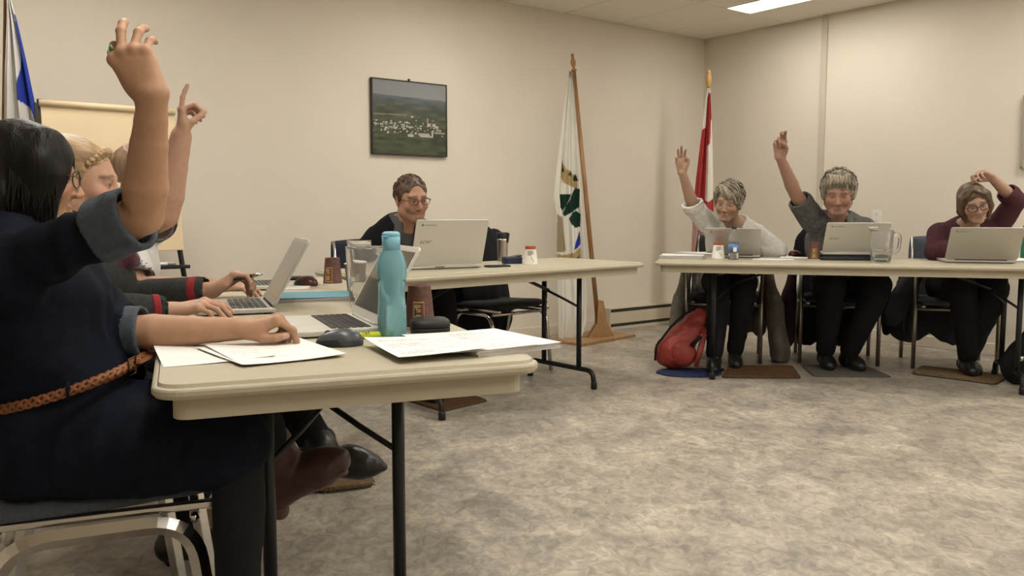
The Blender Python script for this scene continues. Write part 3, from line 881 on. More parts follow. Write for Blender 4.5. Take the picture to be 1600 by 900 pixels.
# ---- glass, water, bottles
M_CLEAR = mat('clear_plastic', (0.90, 0.90, 0.89), 0.05, trans=0.93, ior=1.2)
M_WATER = mat('water', (0.93, 0.96, 0.96), 0.0, trans=1.0, ior=1.33)
M_BLUEB = mat('blue_bottle_plastic', (0.36, 0.68, 0.78), 0.12, trans=0.7, ior=1.12)
M_BLUEC = mat('blue_cap', (0.19, 0.44, 0.56), 0.35)
M_GREENB = mat('green_bottle_plastic', (0.10, 0.42, 0.30), 0.25, trans=0.5, ior=1.2)
def pitcher(label, x, y, hdir, level, spout=True):
    t = thing('water_pitcher', label, 'pitcher', (x, y, TOP), R(hdir), 'water pitchers')
    b = MB()
    ro, ri = 0.066, 0.0605
    b.lathe([(0.045, 0.0), (0.052, 0.002), (0.056, 0.012), (ro - 0.003, 0.10), (ro, 0.188), (ro + 0.001, 0.192), (ri + 0.002, 0.192), (ri, 0.186), (0.054, 0.10), (0.050, 0.016), (0.0, 0.012)], 48, flut=(20, 0.012, 0.02, 0.17))
    b.build('jug', M_CLEAR, t, smooth=True)
    b = MB(); b.lathe([(0, 0.0135), (0.0495, 0.0165), (0.0495 + 0.004 * level / 0.1, level), (0, level)], 40); b.build('water', M_WATER, t, smooth=True)
    b = MB(); P = arc([(0.062, 0, 0.172), (0.120, 0, 0.168), (0.112, 0, 0.07), (0.060, 0, 0.052)], 0.03)
    b.tube(P, 0.0085, 10, flat=(0.8, 1.3)); b.build('handle', M_CLEAR, t, smooth=True)
    # pouring lip and lid opposite the handle
    b = MB(); n = 10; V = []; F = []
    for i in range(n + 1):
        a = R(180 - 38 + 76 * i / n); bulge = 0.026 * math.cos((i / n - 0.5) * math.pi)
        for (r, z) in ((ro - 0.001, 0.186), (ro + bulge, 0.214), (ro + bulge - 0.004, 0.214), (ri, 0.186)):
            V.append((r * math.cos(a), r * math.sin(a), z))
    for i in range(n):
        for k in range(4):
            q = (k + 1) % 4; F.append((i * 4 + k, i * 4 + q, i * 4 + 4 + q, i * 4 + 4 + k))
    b.add(V, F); b.build('pouring_lip', M_CLEAR, t, smooth=True)
    return t
p = (-0.4677, 2.715, 0.735); pitcher('clear ribbed water pitcher beside the blue bottle on the near table', p[0], p[1], 75, 0.075)
p = (2.205, 5.046, 0.735); pitcher('clear water pitcher half full on the long table', p[0], p[1], 8, 0.062)

def sport_bottle(label, x, y, m, mc, sc=1.0):
    t = thing('water_bottle', label, 'bottle', (x, y, TOP), 0.0, 'reusable water bottles')
    pr = [(0.0, 0.004), (0.026, 0.002), (0.034, 0.003), (0.0372, 0.012), (0.0378, 0.04), (0.0365, 0.075), (0.0345, 0.105), (0.0345, 0.125), (0.037, 0.15), (0.0388, 0.172), (0.0382, 0.19), (0.034, 0.208), (0.0275, 0.222), (0.0225, 0.229), (0.0215, 0.236)]
    b = MB(); b.lathe([(r * sc, z * sc) for r, z in pr], 40); b.build('bottle_body', m, t, smooth=True)
    b = MB(); b.lathe([(r * sc * 0.94, z * sc + 0.002) for r, z in pr[:9]] + [(0.0, 0.152 * sc)], 40); b.build('water', M_WATER, t, smooth=True)
    cp = [(0.0225, 0.229), (0.0235, 0.229), (0.0235, 0.262), (0.0228, 0.2625), (0.0228, 0.2635), (0.0236, 0.264), (0.0225, 0.272), (0.017, 0.2755), (0.0, 0.2765)]
    b = MB(); b.lathe([(r * sc, z * sc) for r, z in cp], 40); c = b.build('cap', mc, t, smooth=True)
    b = MB(); b.box((-0.012 * sc, -0.021 * sc, 0.2635 * sc), (0.02 * sc, 0.006 * sc, 0.003 * sc)); b.build('flip_tab', mc, c, bev=0.001)
    return t
p = (-0.2907, 2.033, 0.735); sport_bottle('translucent light blue water bottle on the near table', p[0], p[1], M_BLUEB, M_BLUEC, 0.93)
p = (3.327, 5.458, 0.735); sport_bottle('green water bottle at the right edge of the long table', p[0], p[1], M_GREENB, mat('green_cap', (0.06, 0.27, 0.2), 0.4), 0.96)

t = thing('plastic_water_bottle', 'small clear bottled water with a blue label beside a white cup', 'bottle', (1.394, 5.313, 0.735))
b = MB(); pr = [(0, 0.004), (0.024, 0.001), (0.031, 0.006), (0.0318, 0.03), (0.0305, 0.036), (0.0318, 0.042), (0.0318, 0.105), (0.0295, 0.112), (0.0318, 0.119), (0.031, 0.145), (0.024, 0.168), (0.0145, 0.184), (0.0135, 0.19), (0.013, 0.198)]
b.lathe(pr, 28); b.build('bottle_body', M_CLEAR, t, smooth=True)
b = MB(); b.lathe([(r * 0.95, z + 0.001) for r, z in pr[:8]] + [(0, 0.113)], 28); b.build('water', M_WATER, t, smooth=True)
M_LBL = mat('label_blue', (0.10, 0.20, 0.42), 0.45, var=0.6, vscale=60)
b = MB(); b.lathe([(0.0324, 0.046), (0.0324, 0.100)], 28); b.build('label_band', M_LBL, t, smooth=True)
b = MB(); V = [(0.0329 * math.cos(R(a)), 0.0329 * math.sin(R(a)), z) for z in (0.052, 0.08) for a in range(-110, -60, 10)]
b.add(V, [(i, i + 1, i + 6, i + 5) for i in range(4)]); b.build('label_panel', M_PAPER, t, smooth=True)
b = MB(); b.lathe([(0.0155, 0.193), (0.0155, 0.208), (0.014, 0.2095), (0, 0.2095)], 24); b.build('cap', mat('cap_navy', (0.02, 0.025, 0.06), 0.4), t, smooth=True)

# steel travel mug
t = thing('travel_mug', 'brushed steel travel mug with a black lid beside the white laptop', 'mug', (-0.0589, 5.176, 0.735), R(-20))
b = MB(); b.lathe([(0, 0.001), (0.029, 0.0), (0.031, 0.003), (0.0315, 0.02), (0.033, 0.06), (0.0325, 0.09), (0.0335, 0.125), (0.0355, 0.143)], 36); b.build('mug_body', M_BRUSH, t, smooth=True)
M_BPL = mat('black_plastic', (0.015, 0.017, 0.019), 0.4)
b = MB(); b.lathe([(0.0358, 0.138), (0.0372, 0.142), (0.0385, 0.172), (0.037, 0.176), (0.030, 0.177), (0.0, 0.173)], 36); b.build('lid', M_BPL, t, smooth=True)
b = MB(); b.box((0.037, 0, 0.142), (0.008, 0.022, 0.060), rot=(0, R(8), 0)); b.build('trigger', M_BPL, t, bev=0.003)

# mouse, highlighter, case, glasses case, pouch, phone
def mouse(label, p, rz, m1, m2):
    t = thing('computer_mouse', label, 'mouse', (p[0], p[1], p[2]), R(rz), 'computer mice')
    v = Vol(); v.ell((0, 0, 0.006), (0.031, 0.053, 0.031), k=0.004); v.ell((0, -0.012, 0.012), (0.029, 0.035, 0.026), k=0.01)
    v.cut((0, 0, 0.0005), (0, 0, -1), 0.12)
    V, F = v.mesh(0.0022)
    obj('shell', V, F, m1, t, True, False)
    v = Vol(); v.ell((0, 0, 0.006), (0.0322, 0.0535, 0.0315), k=0.004)
    v.cut((0, 0, 0.020), (0, 0.1, 1), 0.12); v.cut((0, 0, 0.0005), (0, 0, -1), 0.12); V, F = v.mesh(0.0022); obj('side_grip', V, F, m2, t, True, False)
    b = MB(); b.lathe([(0, -0.003), (0.0085, -0.003), (0.0085, 0.003), (0, 0.003)], 14, M=Matrix.Translation((0, 0.026, 0.0275)) @ Matrix.Rotation(R(90), 4, 'Y')); b.build('scroll_wheel', M_RUB, t, smooth=True)
    return t
M_MOUSEG = mat('mouse_grey', (0.055, 0.058, 0.065), 0.35)
mouse('dark grey computer mouse on the near table beside the highlighter', (-0.3923, 1.905, 0.735), 100, M_MOUSEG, M_BPL)
mouse('dark red and black mouse beside the teal notebook', (-0.8501, 3.472, 0.735), 70, mat('mouse_red', (0.055, 0.012, 0.014), 0.3), M_BPL)
mouse('dark red mouse lying on a white sheet on the long table', (1.935, 5.775, 0.737), -60, mat('mouse_maroon', (0.06, 0.012, 0.012), 0.22), M_BPL)
t = thing('highlighter', 'yellow highlighter pen between the mouse and the blue bottle', 'highlighter', (-0.3463, 2.012, 0.735), R(14))
M_YEL = mat('highlighter_yellow', (0.55, 0.62, 0.035), 0.4)
b = MB(); b.tube([(-0.05, 0, 0.0085), (0.035, 0, 0.0085)], 0.0085, 12, flat=(1.3, 0.95)); b.build('barrel', M_YEL, t, smooth=True)
b = MB(); b.tube([(0.035, 0, 0.0085), (0.06, 0, 0.0085)], 0.009, 12, flat=(1.3, 0.95)); b.build('cap', M_YEL, t, smooth=True)
text('lettering', 'LITER', 0.011, M_INK, t, (-0.022, -0.0105, 0.0125), (R(62), 0, 0))
def hardcase(label, name, p, rz, w, d, h, m):
    t = thing(name, label, 'case', p, R(rz))
    b = MB(); P = rrect(w, d, d * 0.30, 6); n = len(P); rings = [(0.9, 0.0), (1.0, 0.008), (1.0, h * 0.45)]
    V = [(q[0] * s, q[1] * s, z) for s, z in rings for q in P]; F = [tuple(range(n - 1, -1, -1))]
    for i in range(2):
        for k in range(n): F.append((i * n + k, i * n + (k + 1) % n, (i + 1) * n + (k + 1) % n, (i + 1) * n + k))
    F.append(tuple(2 * n + k for k in range(n)))
    b.add(V, F); b.build('case_bottom', m, t, smooth=False, bev=0.004)
    b = MB(); rings = [(1.0, h * 0.47), (1.01, h * 0.62), (0.97, h * 0.85), (0.80, h * 0.97), (0.4, h)]
    V = [(q[0] * s, q[1] * s, z) for s, z in rings for q in P]; F = []
    for i in range(4):
        for k in range(n): F.append((i * n + k, i * n + (k + 1) % n, (i + 1) * n + (k + 1) % n, (i + 1) * n + k))
    F.append(tuple(4 * n + k for k in range(n))); F.append(tuple(range(n - 1, -1, -1)))
    b.add(V, F); b.build('case_lid', m, t, smooth=True)
    return t
hardcase('black zipped hard case beside the blue bottle', 'zipped_case', (-0.2063, 2.109, 0.735), 10, 0.098, 0.095, 0.038, mat('case_black', (0.012, 0.012, 0.012), 0.55, bump=0.2, bscale=300))
hardcase('dark oval glasses case behind the teal notebook', 'glasses_case', (-0.9503, 3.766, 0.735), 15, 0.125, 0.07, 0.016, M_BPL)
t = thing('pouch', 'small blue and black belt pouch beside the travel mug', 'pouch', (0, 4.923, 0.735), R(20))
b = MB(); b.prism(rrect(0.11, 0.07, 0.012), 0.0, 0.04); b.build('pouch_body', mat('pouch_blue', (0.012, 0.018, 0.055), 0.5), t, bev=0.006)
b = MB(); b.prism(rrect(0.085, 0.06, 0.01), 0.041, 0.05, Matrix.Translation((0.02, 0, -0.004)) @ Matrix.Rotation(R(-9), 4, 'Y')); b.build('flap', M_BPL, t, bev=0.003)
t = thing('mobile_phone', 'black phone lying in front of the blue pouch', 'phone', (-0.081, 4.638, 0.735), R(30))
b = MB(); b.prism(rrect(0.14, 0.07, 0.01), 0.0, 0.009); b.build('phone_body', M_BPL, t, bev=0.002)
b = MB(); b.box((0, 0, 0.0094), (0.125, 0.062, 0.0006)); b.build('screen', M_SCR, t)
t = thing('folder', 'black folder under the white laptop of the grey-haired man', 'folder', (2.145, 5.37, TOP), R(-10))
b = MB(); b.prism(rrect(0.40, 0.27, 0.02), 0.0, 0.022); b.build('cover', M_BPL, t, bev=0.006)
b = MB(); b.prism(rrect(0.385, 0.26, 0.02), 0.0225, 0.029); b.build('flap', M_BPL, t, bev=0.003)

# ================================================================== people
def rotm(yaw, pitch=0.0, roll=0.0):
    """columns: right, forward, up. yaw = compass angle of the gaze (deg from +x), pitch up positive, roll to the right positive"""
    return np.array(Matrix.Rotation(R(yaw - 90), 3, 'Z') @ Matrix.Rotation(R(pitch), 3, 'X') @ Matrix.Rotation(R(roll), 3, 'Y'))
def lerp(a, b, t): return np.asarray(a) * (1 - t) + np.asarray(b) * t

class Head:
    def __init__(s, c, yaw, pitch=0, roll=0, sc=1.0): s.c = np.array(c, float); s.R = rotm(yaw, pitch, roll); s.s = sc
    def p(s, x, y=None, z=None):
        if y is None: x, y, z = x
        return s.c + s.R @ (np.array([x, y, z]) * s.s)
    def loc(s, V): return ((V - s.c) @ s.R) / s.s
    def cone(s, v, a, b, ra, rb, k=0.01, sub=False): v.cone(s.p(a), s.p(b), ra * s.s, rb * s.s, k * s.s, sub)
    def ell(s, v, c, r, k=0.01, sub=False, rot=None):
        Rm = s.R if rot is None else s.R @ np.array(Euler([R(q) for q in rot]).to_matrix())
        v.ell(s.p(c), np.array(r) * s.s, Rm, k * s.s, sub)

def head_prims(v, h, male=False, mouth=0.0, round_=0.0, lid=0.0042):
    j = 1.12 if male else 0.92
    h.ell(v, (0, -0.012, 0.030), (0.0735, 0.094, 0.085), 0.02)
    h.ell(v, (0, 0.022, -0.028), (0.061 + round_, 0.070, 0.082), 0.03)
    for s in (-1, 1):
        h.cone(v, (s * 0.050 * j, -0.004, -0.060), (s * 0.018 * j, 0.064, -0.098), 0.018, 0.014, 0.03)
        h.ell(v, (s * 0.040, 0.060, -0.030), (0.024, 0.022, 0.022), 0.022)
    h.ell(v, (0, 0.068, -0.099), (0.023 * j, 0.020, 0.017), 0.022)
    h.cone(v, (-0.036, 0.078, 0.018), (0.036, 0.078, 0.018), 0.012 if male else 0.009, 0.012 if male else 0.009, 0.02)
    for s in (-1, 1): h.ell(v, (s * 0.031, 0.098, -0.001), (0.019, 0.014, 0.0115), 0.014, True)
    h.cone(v, (0, 0.086, 0.006), (0, 0.108 if male else 0.106, -0.036), 0.0075 if male else 0.0062, 0.0120 if male else 0.0100, 0.012)
    for s in (-1, 1): h.ell(v, (s * 0.0105, 0.098, -0.040), (0.0075, 0.010, 0.0065), 0.006)
    h.cone(v, (-0.015, 0.0855, -0.0665 + mouth * 0.2), (0.015, 0.0855, -0.0665 + mouth * 0.2), 0.0050, 0.0050, 0.008)
    h.cone(v, (-0.013, 0.0855, -0.0765 - mouth), (0.013, 0.0855, -0.0765 - mouth), 0.0054, 0.0054, 0.008)
    h.cone(v, (-0.021, 0.0925, -0.0712 - mouth * 0.4), (0.021, 0.0925, -0.0712 - mouth * 0.4), 0.0022 + mouth * 0.5, 0.0022 + mouth * 0.5, 0.003, True)
    for s in (-1, 1):
        h.ell(v, (s * 0.031, 0.076, -0.002), (0.0145, 0.0135, 0.0135), 0.004)      # lids
        if lid: h.ell(v, (s * 0.031, 0.0915, -0.0025), (0.0125, 0.010, lid), 0.002, True)
        h.ell(v, (s * 0.0765, -0.010, -0.010), (0.0085, 0.019, 0.031), 0.006, rot=(0, s * 10, s * -18))
        h.ell(v, (s * 0.084, -0.006, -0.008), (0.005, 0.009, 0.017), 0.004, True)
def face_col(V, h, skin, lip=None, brow=(0.10, 0.07, 0.05), stubble=0.0, browz=0.019, blush=0.12):
    L = h.loc(V); x, y, z = L[:, 0], L[:, 1], L[:, 2]
    lip = lip or tuple(np.array(skin) * np.array([0.88, 0.62, 0.62]))
    c = np.tile(np.array(skin, dtype=np.float32), (len(V), 1))
    def mix(m, col): c[:] = c * (1 - m[:, None]) + np.array(col) * m[:, None]
    g = lambda cx, cy, cz, sx, sy, sz: np.exp(-(((x - cx) / sx) ** 2 + ((y - cy) / sy) ** 2 + ((z - cz) / sz) ** 2))
    red = np.array(skin) * np.array([1.05, 0.78, 0.74])
    for s in (-1, 1):
        mix(0.55 * g(s * 0.04, 0.07, -0.03, 0.025, 0.03, 0.022), red)
        mix(0.6 * g(s * 0.08, -0.01, -0.01, 0.015, 0.03, 0.035), red)
    mix(0.5 * g(0, 0.112, -0.036, 0.014, 0.02, 0.014), red)
    if stubble:
        m = np.clip((-0.045 - z) / 0.02, 0, 1) * np.clip((y - 0.0) / 0.03, 0, 1) * (np.abs(x) < 0.08) * (z > -0.14)
        mix(stubble * m, np.array(skin) * 0.62)
    inb = (np.abs(x) < 0.025) & (y > 0.06)
    mix(0.85 * np.exp(-((z + 0.0715) / 0.0095) ** 2) * np.clip(1 - (np.abs(x) / 0.023) ** 4, 0, 1) * inb, lip)
    for s in (-1, 1):
        ax = s * x
        bz = browz + 0.004 - 0.35 * np.abs(ax - 0.034) * (ax > 0.034)
        m = np.exp(-((z - bz) / 0.0042) ** 2) * (ax > 0.012) * (ax < 0.052) * (y > 0.045)
        mix(0.85 * m, brow)
        mix(0.75 * g(s * 0.031, 0.088, 0.0005, 0.018, 0.02, 0.0065), np.array(skin) * 0.35)
    return c
def eyes(root, h, gaze=(0, 0), iris=(0.10, 0.07, 0.05)):
    for s in (-1, 1):
        n = 14; V = []; F = []; cols = []
        for i in range(n + 1):
            th = math.pi * i / n
            for k in range(16):
                ph = 2 * math.pi * k / 16
                d = Vector((math.sin(th) * math.cos(ph), math.cos(th), math.sin(th) * math.sin(ph)))
                d.rotate(Euler((R(gaze[1]), 0, R(gaze[0]))))
                V.append(h.p(np.array([s * 0.031, 0.0765, -0.002]) + 0.0122 * np.array(d)))
                cols.append((0.01, 0.01, 0.01) if th < 0.20 else iris if th < 0.50 else (0.40, 0.36, 0.33))
        for i in range(n):
            for k in range(16): F.append((i * 16 + k, i * 16 + (k + 1) % 16, i * 16 + 16 + (k + 1) % 16, i * 16 + 16 + k))
        obj('eye', V, F, mat('eye', attr=True, rough=0.12), root, True, True, col=np.array(cols))
def glasses(root, h, m, w=0.024, ht=0.017, r=0.0016, z0=-0.003):
    b = MB(); lens = []
    for s in (-1, 1):
        P = [h.p(s * 0.034 + w * math.copysign(abs(math.cos(a)) ** 0.75, math.cos(a)), 0.106 - 0.006 * ((s * 0.034 + w * math.cos(a)) / 0.06) ** 2 * 2, z0 + ht * math.copysign(abs(math.sin(a)) ** 0.8, math.sin(a))) for a in [2 * math.pi * k / 24 for k in range(24)]]
        b.tube(P, r * h.s, 6, closed=True); lens.append(P)
        b.tube([h.p(s * 0.058, 0.100, z0 + 0.006), h.p(s * 0.073, 0.080, z0 + 0.007), h.p(s * 0.0815, 0.0, z0 + 0.008), h.p(s * 0.079, -0.025, z0 - 0.012)], r * h.s * 1.1, 6)
    b.tube([h.p(-0.011, 0.107, z0 + 0.003), h.p(0, 0.110, z0 + 0.006), h.p(0.011, 0.107, z0 + 0.003)], r * h.s, 6)
    g = b.build('glasses', m, root, smooth=True, world=True)
    for P in lens:
        c = sum((Vector(p) for p in P), Vector()) / len(P)
        V = [c] + [Vector(p) for p in P]; F = [(0, 1 + k, 1 + (k + 1) % 24) for k in range(24)]
        obj('lens', V, F, mat('lens_glass', (0.95, 0.95, 0.95), 0.02, trans=1.0, ior=1.02, alpha=0.25), g, True, True)
    return g

FING = {'index': ((0.027, 0.088, 0.0), (0.041, 0.025, 0.020), 0.0088), 'middle': ((0.008, 0.092, 0.002), (0.046, 0.029, 0.021), 0.0090),
        'ring': ((-0.011, 0.087, 0.001), (0.042, 0.027, 0.021), 0.0085), 'pinky': ((-0.028, 0.077, -0.002), (0.032, 0.020, 0.018), 0.0074)}
THUMB = ((0.016, 0.020, -0.006), (0.038, 0.050, -0.016), (0.050, 0.080, -0.020), (0.053, 0.104, -0.020))
def hand(v, wrist, f, n, left, curls, spread=None, thumb=THUMB, s=1.0, tips=None):
    """fingers along f, back of the hand along n; curls per finger (mcp, pip, dip) in degrees; spread towards the thumb, degrees"""
    f = nrm(f); n = np.asarray(n, float); n = nrm(n - f * (n @ f)); t = np.cross(f, n) * (1 if left else -1)
    P = lambda q: np.asarray(wrist) + s * (t * q[0] + f * q[1] + n * q[2])
    spread = spread or {}
    for nm, (kn, ln, r) in FING.items():
        v.cone(P((kn[0] * 0.55, 0.005, 0.0)), P((kn[0], kn[1] - 0.004, kn[2] - 0.002)), 0.0145 * s, 0.0105 * s, 0.014 * s)
    v.ell(P((0.0, 0.052, -0.006)), (0.033 * s, 0.042 * s, 0.0125 * s), np.stack([t, f, n], 1), 0.012 * s)
    v.ell(P((0.022, 0.034, -0.012)), (0.016 * s, 0.028 * s, 0.013 * s), np.stack([t, f, n], 1), 0.012 * s)
    for nm, (kn, ln, r) in FING.items():
        c = curls[nm]; a = 0.0; q = P(kn); sp = R(spread.get(nm, 0)); base = f * math.cos(sp) + t * math.sin(sp)
        v.ell(q + n * 0.001 * s, (0.0102 * s,) * 3, None, 0.008 * s)
        for i in range(3):
            a += R(c[i]); d = base * math.cos(a) - n * math.sin(a)
            q2 = q + d * ln[i] * s
            r0 = r * (1 - 0.06 * i) * s; r1 = r * (0.92 - 0.07 * i) * s
            v.cone(q, q2, r0, r1, 0.0022 * s if i else 0.006 * s)
            if i < 2: v.ell(q2, (r1 * 1.07,) * 3, None, 0.003 * s)
            q = q2
        if tips is not None: tips.append((q, base * math.cos(a) - n * math.sin(a), n * math.cos(a) + base * math.sin(a), r * s))
    T = [P(q) for q in thumb]; rr = (0.0145, 0.0115, 0.0102, 0.0085)
    for i in range(3): v.cone(T[i], T[i + 1], rr[i] * s, rr[i + 1] * s, 0.010 * s if i == 0 else 0.003 * s)
    if tips is not None:
        d = nrm(T[3] - T[2]); nn = nrm(t - d * (t @ d)); tips.append((T[3], d, nn, 0.009 * s))
CURL = lambda a, b, c, d: {'index': a, 'middle': b, 'ring': c, 'pinky': d}
RELAX = CURL((18, 28, 14), (20, 30, 15), (22, 32, 16), (24, 32, 16))

class Body:
    """a seated figure: joints in world coordinates; limbs taper and are blended into one surface"""
    def __init__(s, yaw, J, male=False, k=1.0):
        s.J = {q: np.array(p, float) for q, p in J.items()}; s.male = male; s.k = k * (1.1 if male else 1.0)
        s.fwd = np.array([math.cos(R(yaw)), math.sin(R(yaw)), 0]); s.right = np.array([s.fwd[1], -s.fwd[0], 0])
        J = s.J
        s.fwd_sh = nrm(np.cross([0, 0, 1], J['shR'] - J['shL'])); 
    def torso(s, v, g=0.0, low=True, wide=1.0):
        J = s.J; k = s.k; F = s.fwd
        v.cone(J['wa'], J['ch'], (0.128 * wide) * k + g, 0.150 * k * wide + g, 0.06, flat=(F, 0.74))
        v.cone(J['ch'], lerp(J['ch'], J['nb'], 0.60), 0.150 * k * wide + g, 0.115 * k + g, 0.06, flat=(F, 0.70))
        if low: v.cone(J['pe'], J['wa'], 0.155 * k * wide + g, 0.130 * k * wide + g, 0.06, flat=(F, 0.80))
        for q in ('L', 'R'):
            v.cone(lerp(J['nb'], J['ch'], 0.10), J['sh' + q], 0.050 * k + g, 0.050 * k + g, 0.05)
    def neck(s, v, h, g=0.0):
        v.cone(s.J['nb'] - np.array([0, 0, 0.01]), h.p(0, -0.022, -0.050), 0.056 * s.k + g, 0.050 * s.k + g, 0.03)
    def arm(s, v, q, g=0.0, t0=0.0, t1=2.0, up=None):
        """t from 0 shoulder, 1 elbow, 2 wrist"""
        J = s.J; k = s.k * (up or getattr(s, 'armk', 1.0)); a, b, c = J['sh' + q], J['el' + q], J['wr' + q]
        r = lambda t: np.interp(t, [0, 0.3, 0.9, 1.0, 1.25, 1.8, 2.0], [0.049, 0.046, 0.0385, 0.037, 0.040, 0.0285, 0.0255]) * k + g
        P = lambda t: lerp(a, b, t) if t <= 1 else lerp(b, c, t - 1)
        ts = [t0] + [t for t in (0.3, 0.6, 0.9, 1.0, 1.25, 1.6, 1.8) if t0 < t < t1] + [t1]
        for x, y in zip(ts[:-1], ts[1:]): v.cone(P(x), P(y), r(x), r(y), 0.012 if x == t0 else 0.0035)
        return P(t1), nrm(P(t1) - P(t1 - 0.05)), r(t1)
    def leg(s, v, q, g=0.0, t0=0.0, t1=2.0):
        J = s.J; k = s.k * getattr(s, 'legk', 1.0); a, b, c = J['hi' + q], J['kn' + q], J['an' + q]
        r = lambda t: np.interp(t, [0, 0.5, 0.95, 1.05, 1.3, 1.9, 2.0], [0.085, 0.075, 0.056, 0.054, 0.056, 0.037, 0.036]) * k + g
        P = lambda t: lerp(a, b, t) if t <= 1 else lerp(b, c, t - 1)
        ts = [t0] + [t for t in (0.5, 0.95, 1.05, 1.3, 1.9) if t0 < t < t1] + [t1]
        for x, y in zip(ts[:-1], ts[1:]): v.cone(P(x), P(y), r(x), r(y), 0.02 if x == t0 else 0.006)
        return P(t1), nrm(P(t1) - P(t1 - 0.05)), r(t1)
    def foot(s, v, q, g=0.0, toe=None):
        J = s.J; a = J['an' + q]; t = J['to' + q]
        d = nrm(t - a); heel = a - np.array([0, 0, 0.055]) - d * 0.03
        v.cone(a, heel, 0.036 + g, 0.032 + g, 0.02); v.cone(heel, lerp(a, t, 0.75) - np.array([0, 0, 0.012]), 0.030 + g, 0.036 + g, 0.03); v.cone(lerp(a, t, 0.6) - np.array([0, 0, 0.01]), t, 0.036 + g, 0.024 + g, 0.02)
    def all(s, v, h, feet=True):
        s.torso(v); s.neck(v, h)
        for q in 'LR': s.arm(v, q); s.leg(v, q)
        if feet:
            for q in 'LR': s.foot(v, q)
def hollow(v, P, d, r, depth=0.03):
    """open the end of a sleeve or leg: clean cut, then a bore"""
    v.cut(P, d, 0.13); v.cone(np.asarray(P) - nrm(d) * depth, np.asarray(P) + nrm(d) * 0.03, r, r, 0.004, True)
def person(label, base):
    return thing('person', label, 'person', base)
def skin_mat(name):
    return mat('skin_' + name, (0.5, 0.3, 0.2), 0.58, attr=True, var=0.06, vscale=60, bump=0.06, bscale=220, sss=0.08, spec=0.35)
def nail_paint(V, c, tips, col=(0.52, 0.33, 0.27)):
    for (q, d, n, r) in tips:
        L = V - (q + n * r * 0.8); u = L @ d; w = L @ n; t = np.sqrt(np.maximum((L ** 2).sum(1) - u ** 2 - w ** 2, 0))
        m = (np.abs(u - r * 0.05) < r * 0.85) & (t < r * 0.68) & (w > -r * 0.35) & (w < r)
        c[m] = col
def cloth(root, name, v, h, m, amp=0.003, f=9.0, seed=1, squash=(1, 1, 1)):
    V, F = v.mesh(h)
    if amp: V = wrinkle(V, F, amp, f, seed, squash)
    return obj(name, V, F, m, root, True, True)
def hairmesh(root, v, h, hd, m, amp=0.0035, f=45, seed=2, dirn=(1, 1, 0.12), name='hair'):
    V, F = v.mesh(h); N = vnormals(V, F); L = hd.loc(V)
    w = vnoise(L * np.array(dirn), f, seed) * 0.65 + vnoise(L * np.array(dirn), f * 2.4, seed + 3) * 0.35
    V = V + N * (amp * w)[:, None]
    tone = np.clip(1 + 0.55 * vnoise(L * np.array(dirn), f * 1.7, seed + 9), 0.35, 1.7)
    base = np.array(m[1]); col = base[None, :] * tone[:, None]
    return obj(name, V, F, m[0], root, True, True, col=col)
def hair_mat(name, col, rough=0.42, stretch=(220, 220, 14)):
    return (mat('hair_' + name, col, rough, attr=True, bump=0.55, bscale=1.0, stretch=stretch, spec=0.5), col)
def tufts(v, h, n, seed, r=(0.010, 0.016), L=0.05, flow=lambda d: (0, -0.6, -0.8), zmin=-0.02, skipface=True, rad=(0.080, 0.100, 0.092)):
    rnd = random.Random(seed); c = 0
    while c < n:
        d = Vector((rnd.gauss(0, 1), rnd.gauss(0, 1), rnd.gauss(0, 1))).normalized()
        p = Vector((d.x * rad[0], d.y * rad[1] - 0.012, d.z * rad[2] + 0.03))
        if p.z < zmin or (skipface and p.y > 0.055 and p.z < 0.075): continue
        fl = Vector(flow(p)) + Vector((rnd.uniform(-.4, .4), rnd.uniform(-.4, .4), rnd.uniform(-.3, .3)))
        fl = (fl - d * fl.dot(d)).normalized()
        q = p + fl * L * 0.5 + d * 0.002; e = p + fl * L - d * 0.004
        r0 = rnd.uniform(*r)
        h.cone(v, p, q, r0, r0 * 0.8, 0.006); h.cone(v, q, e, r0 * 0.8, r0 * 0.25, 0.006)
        c += 1
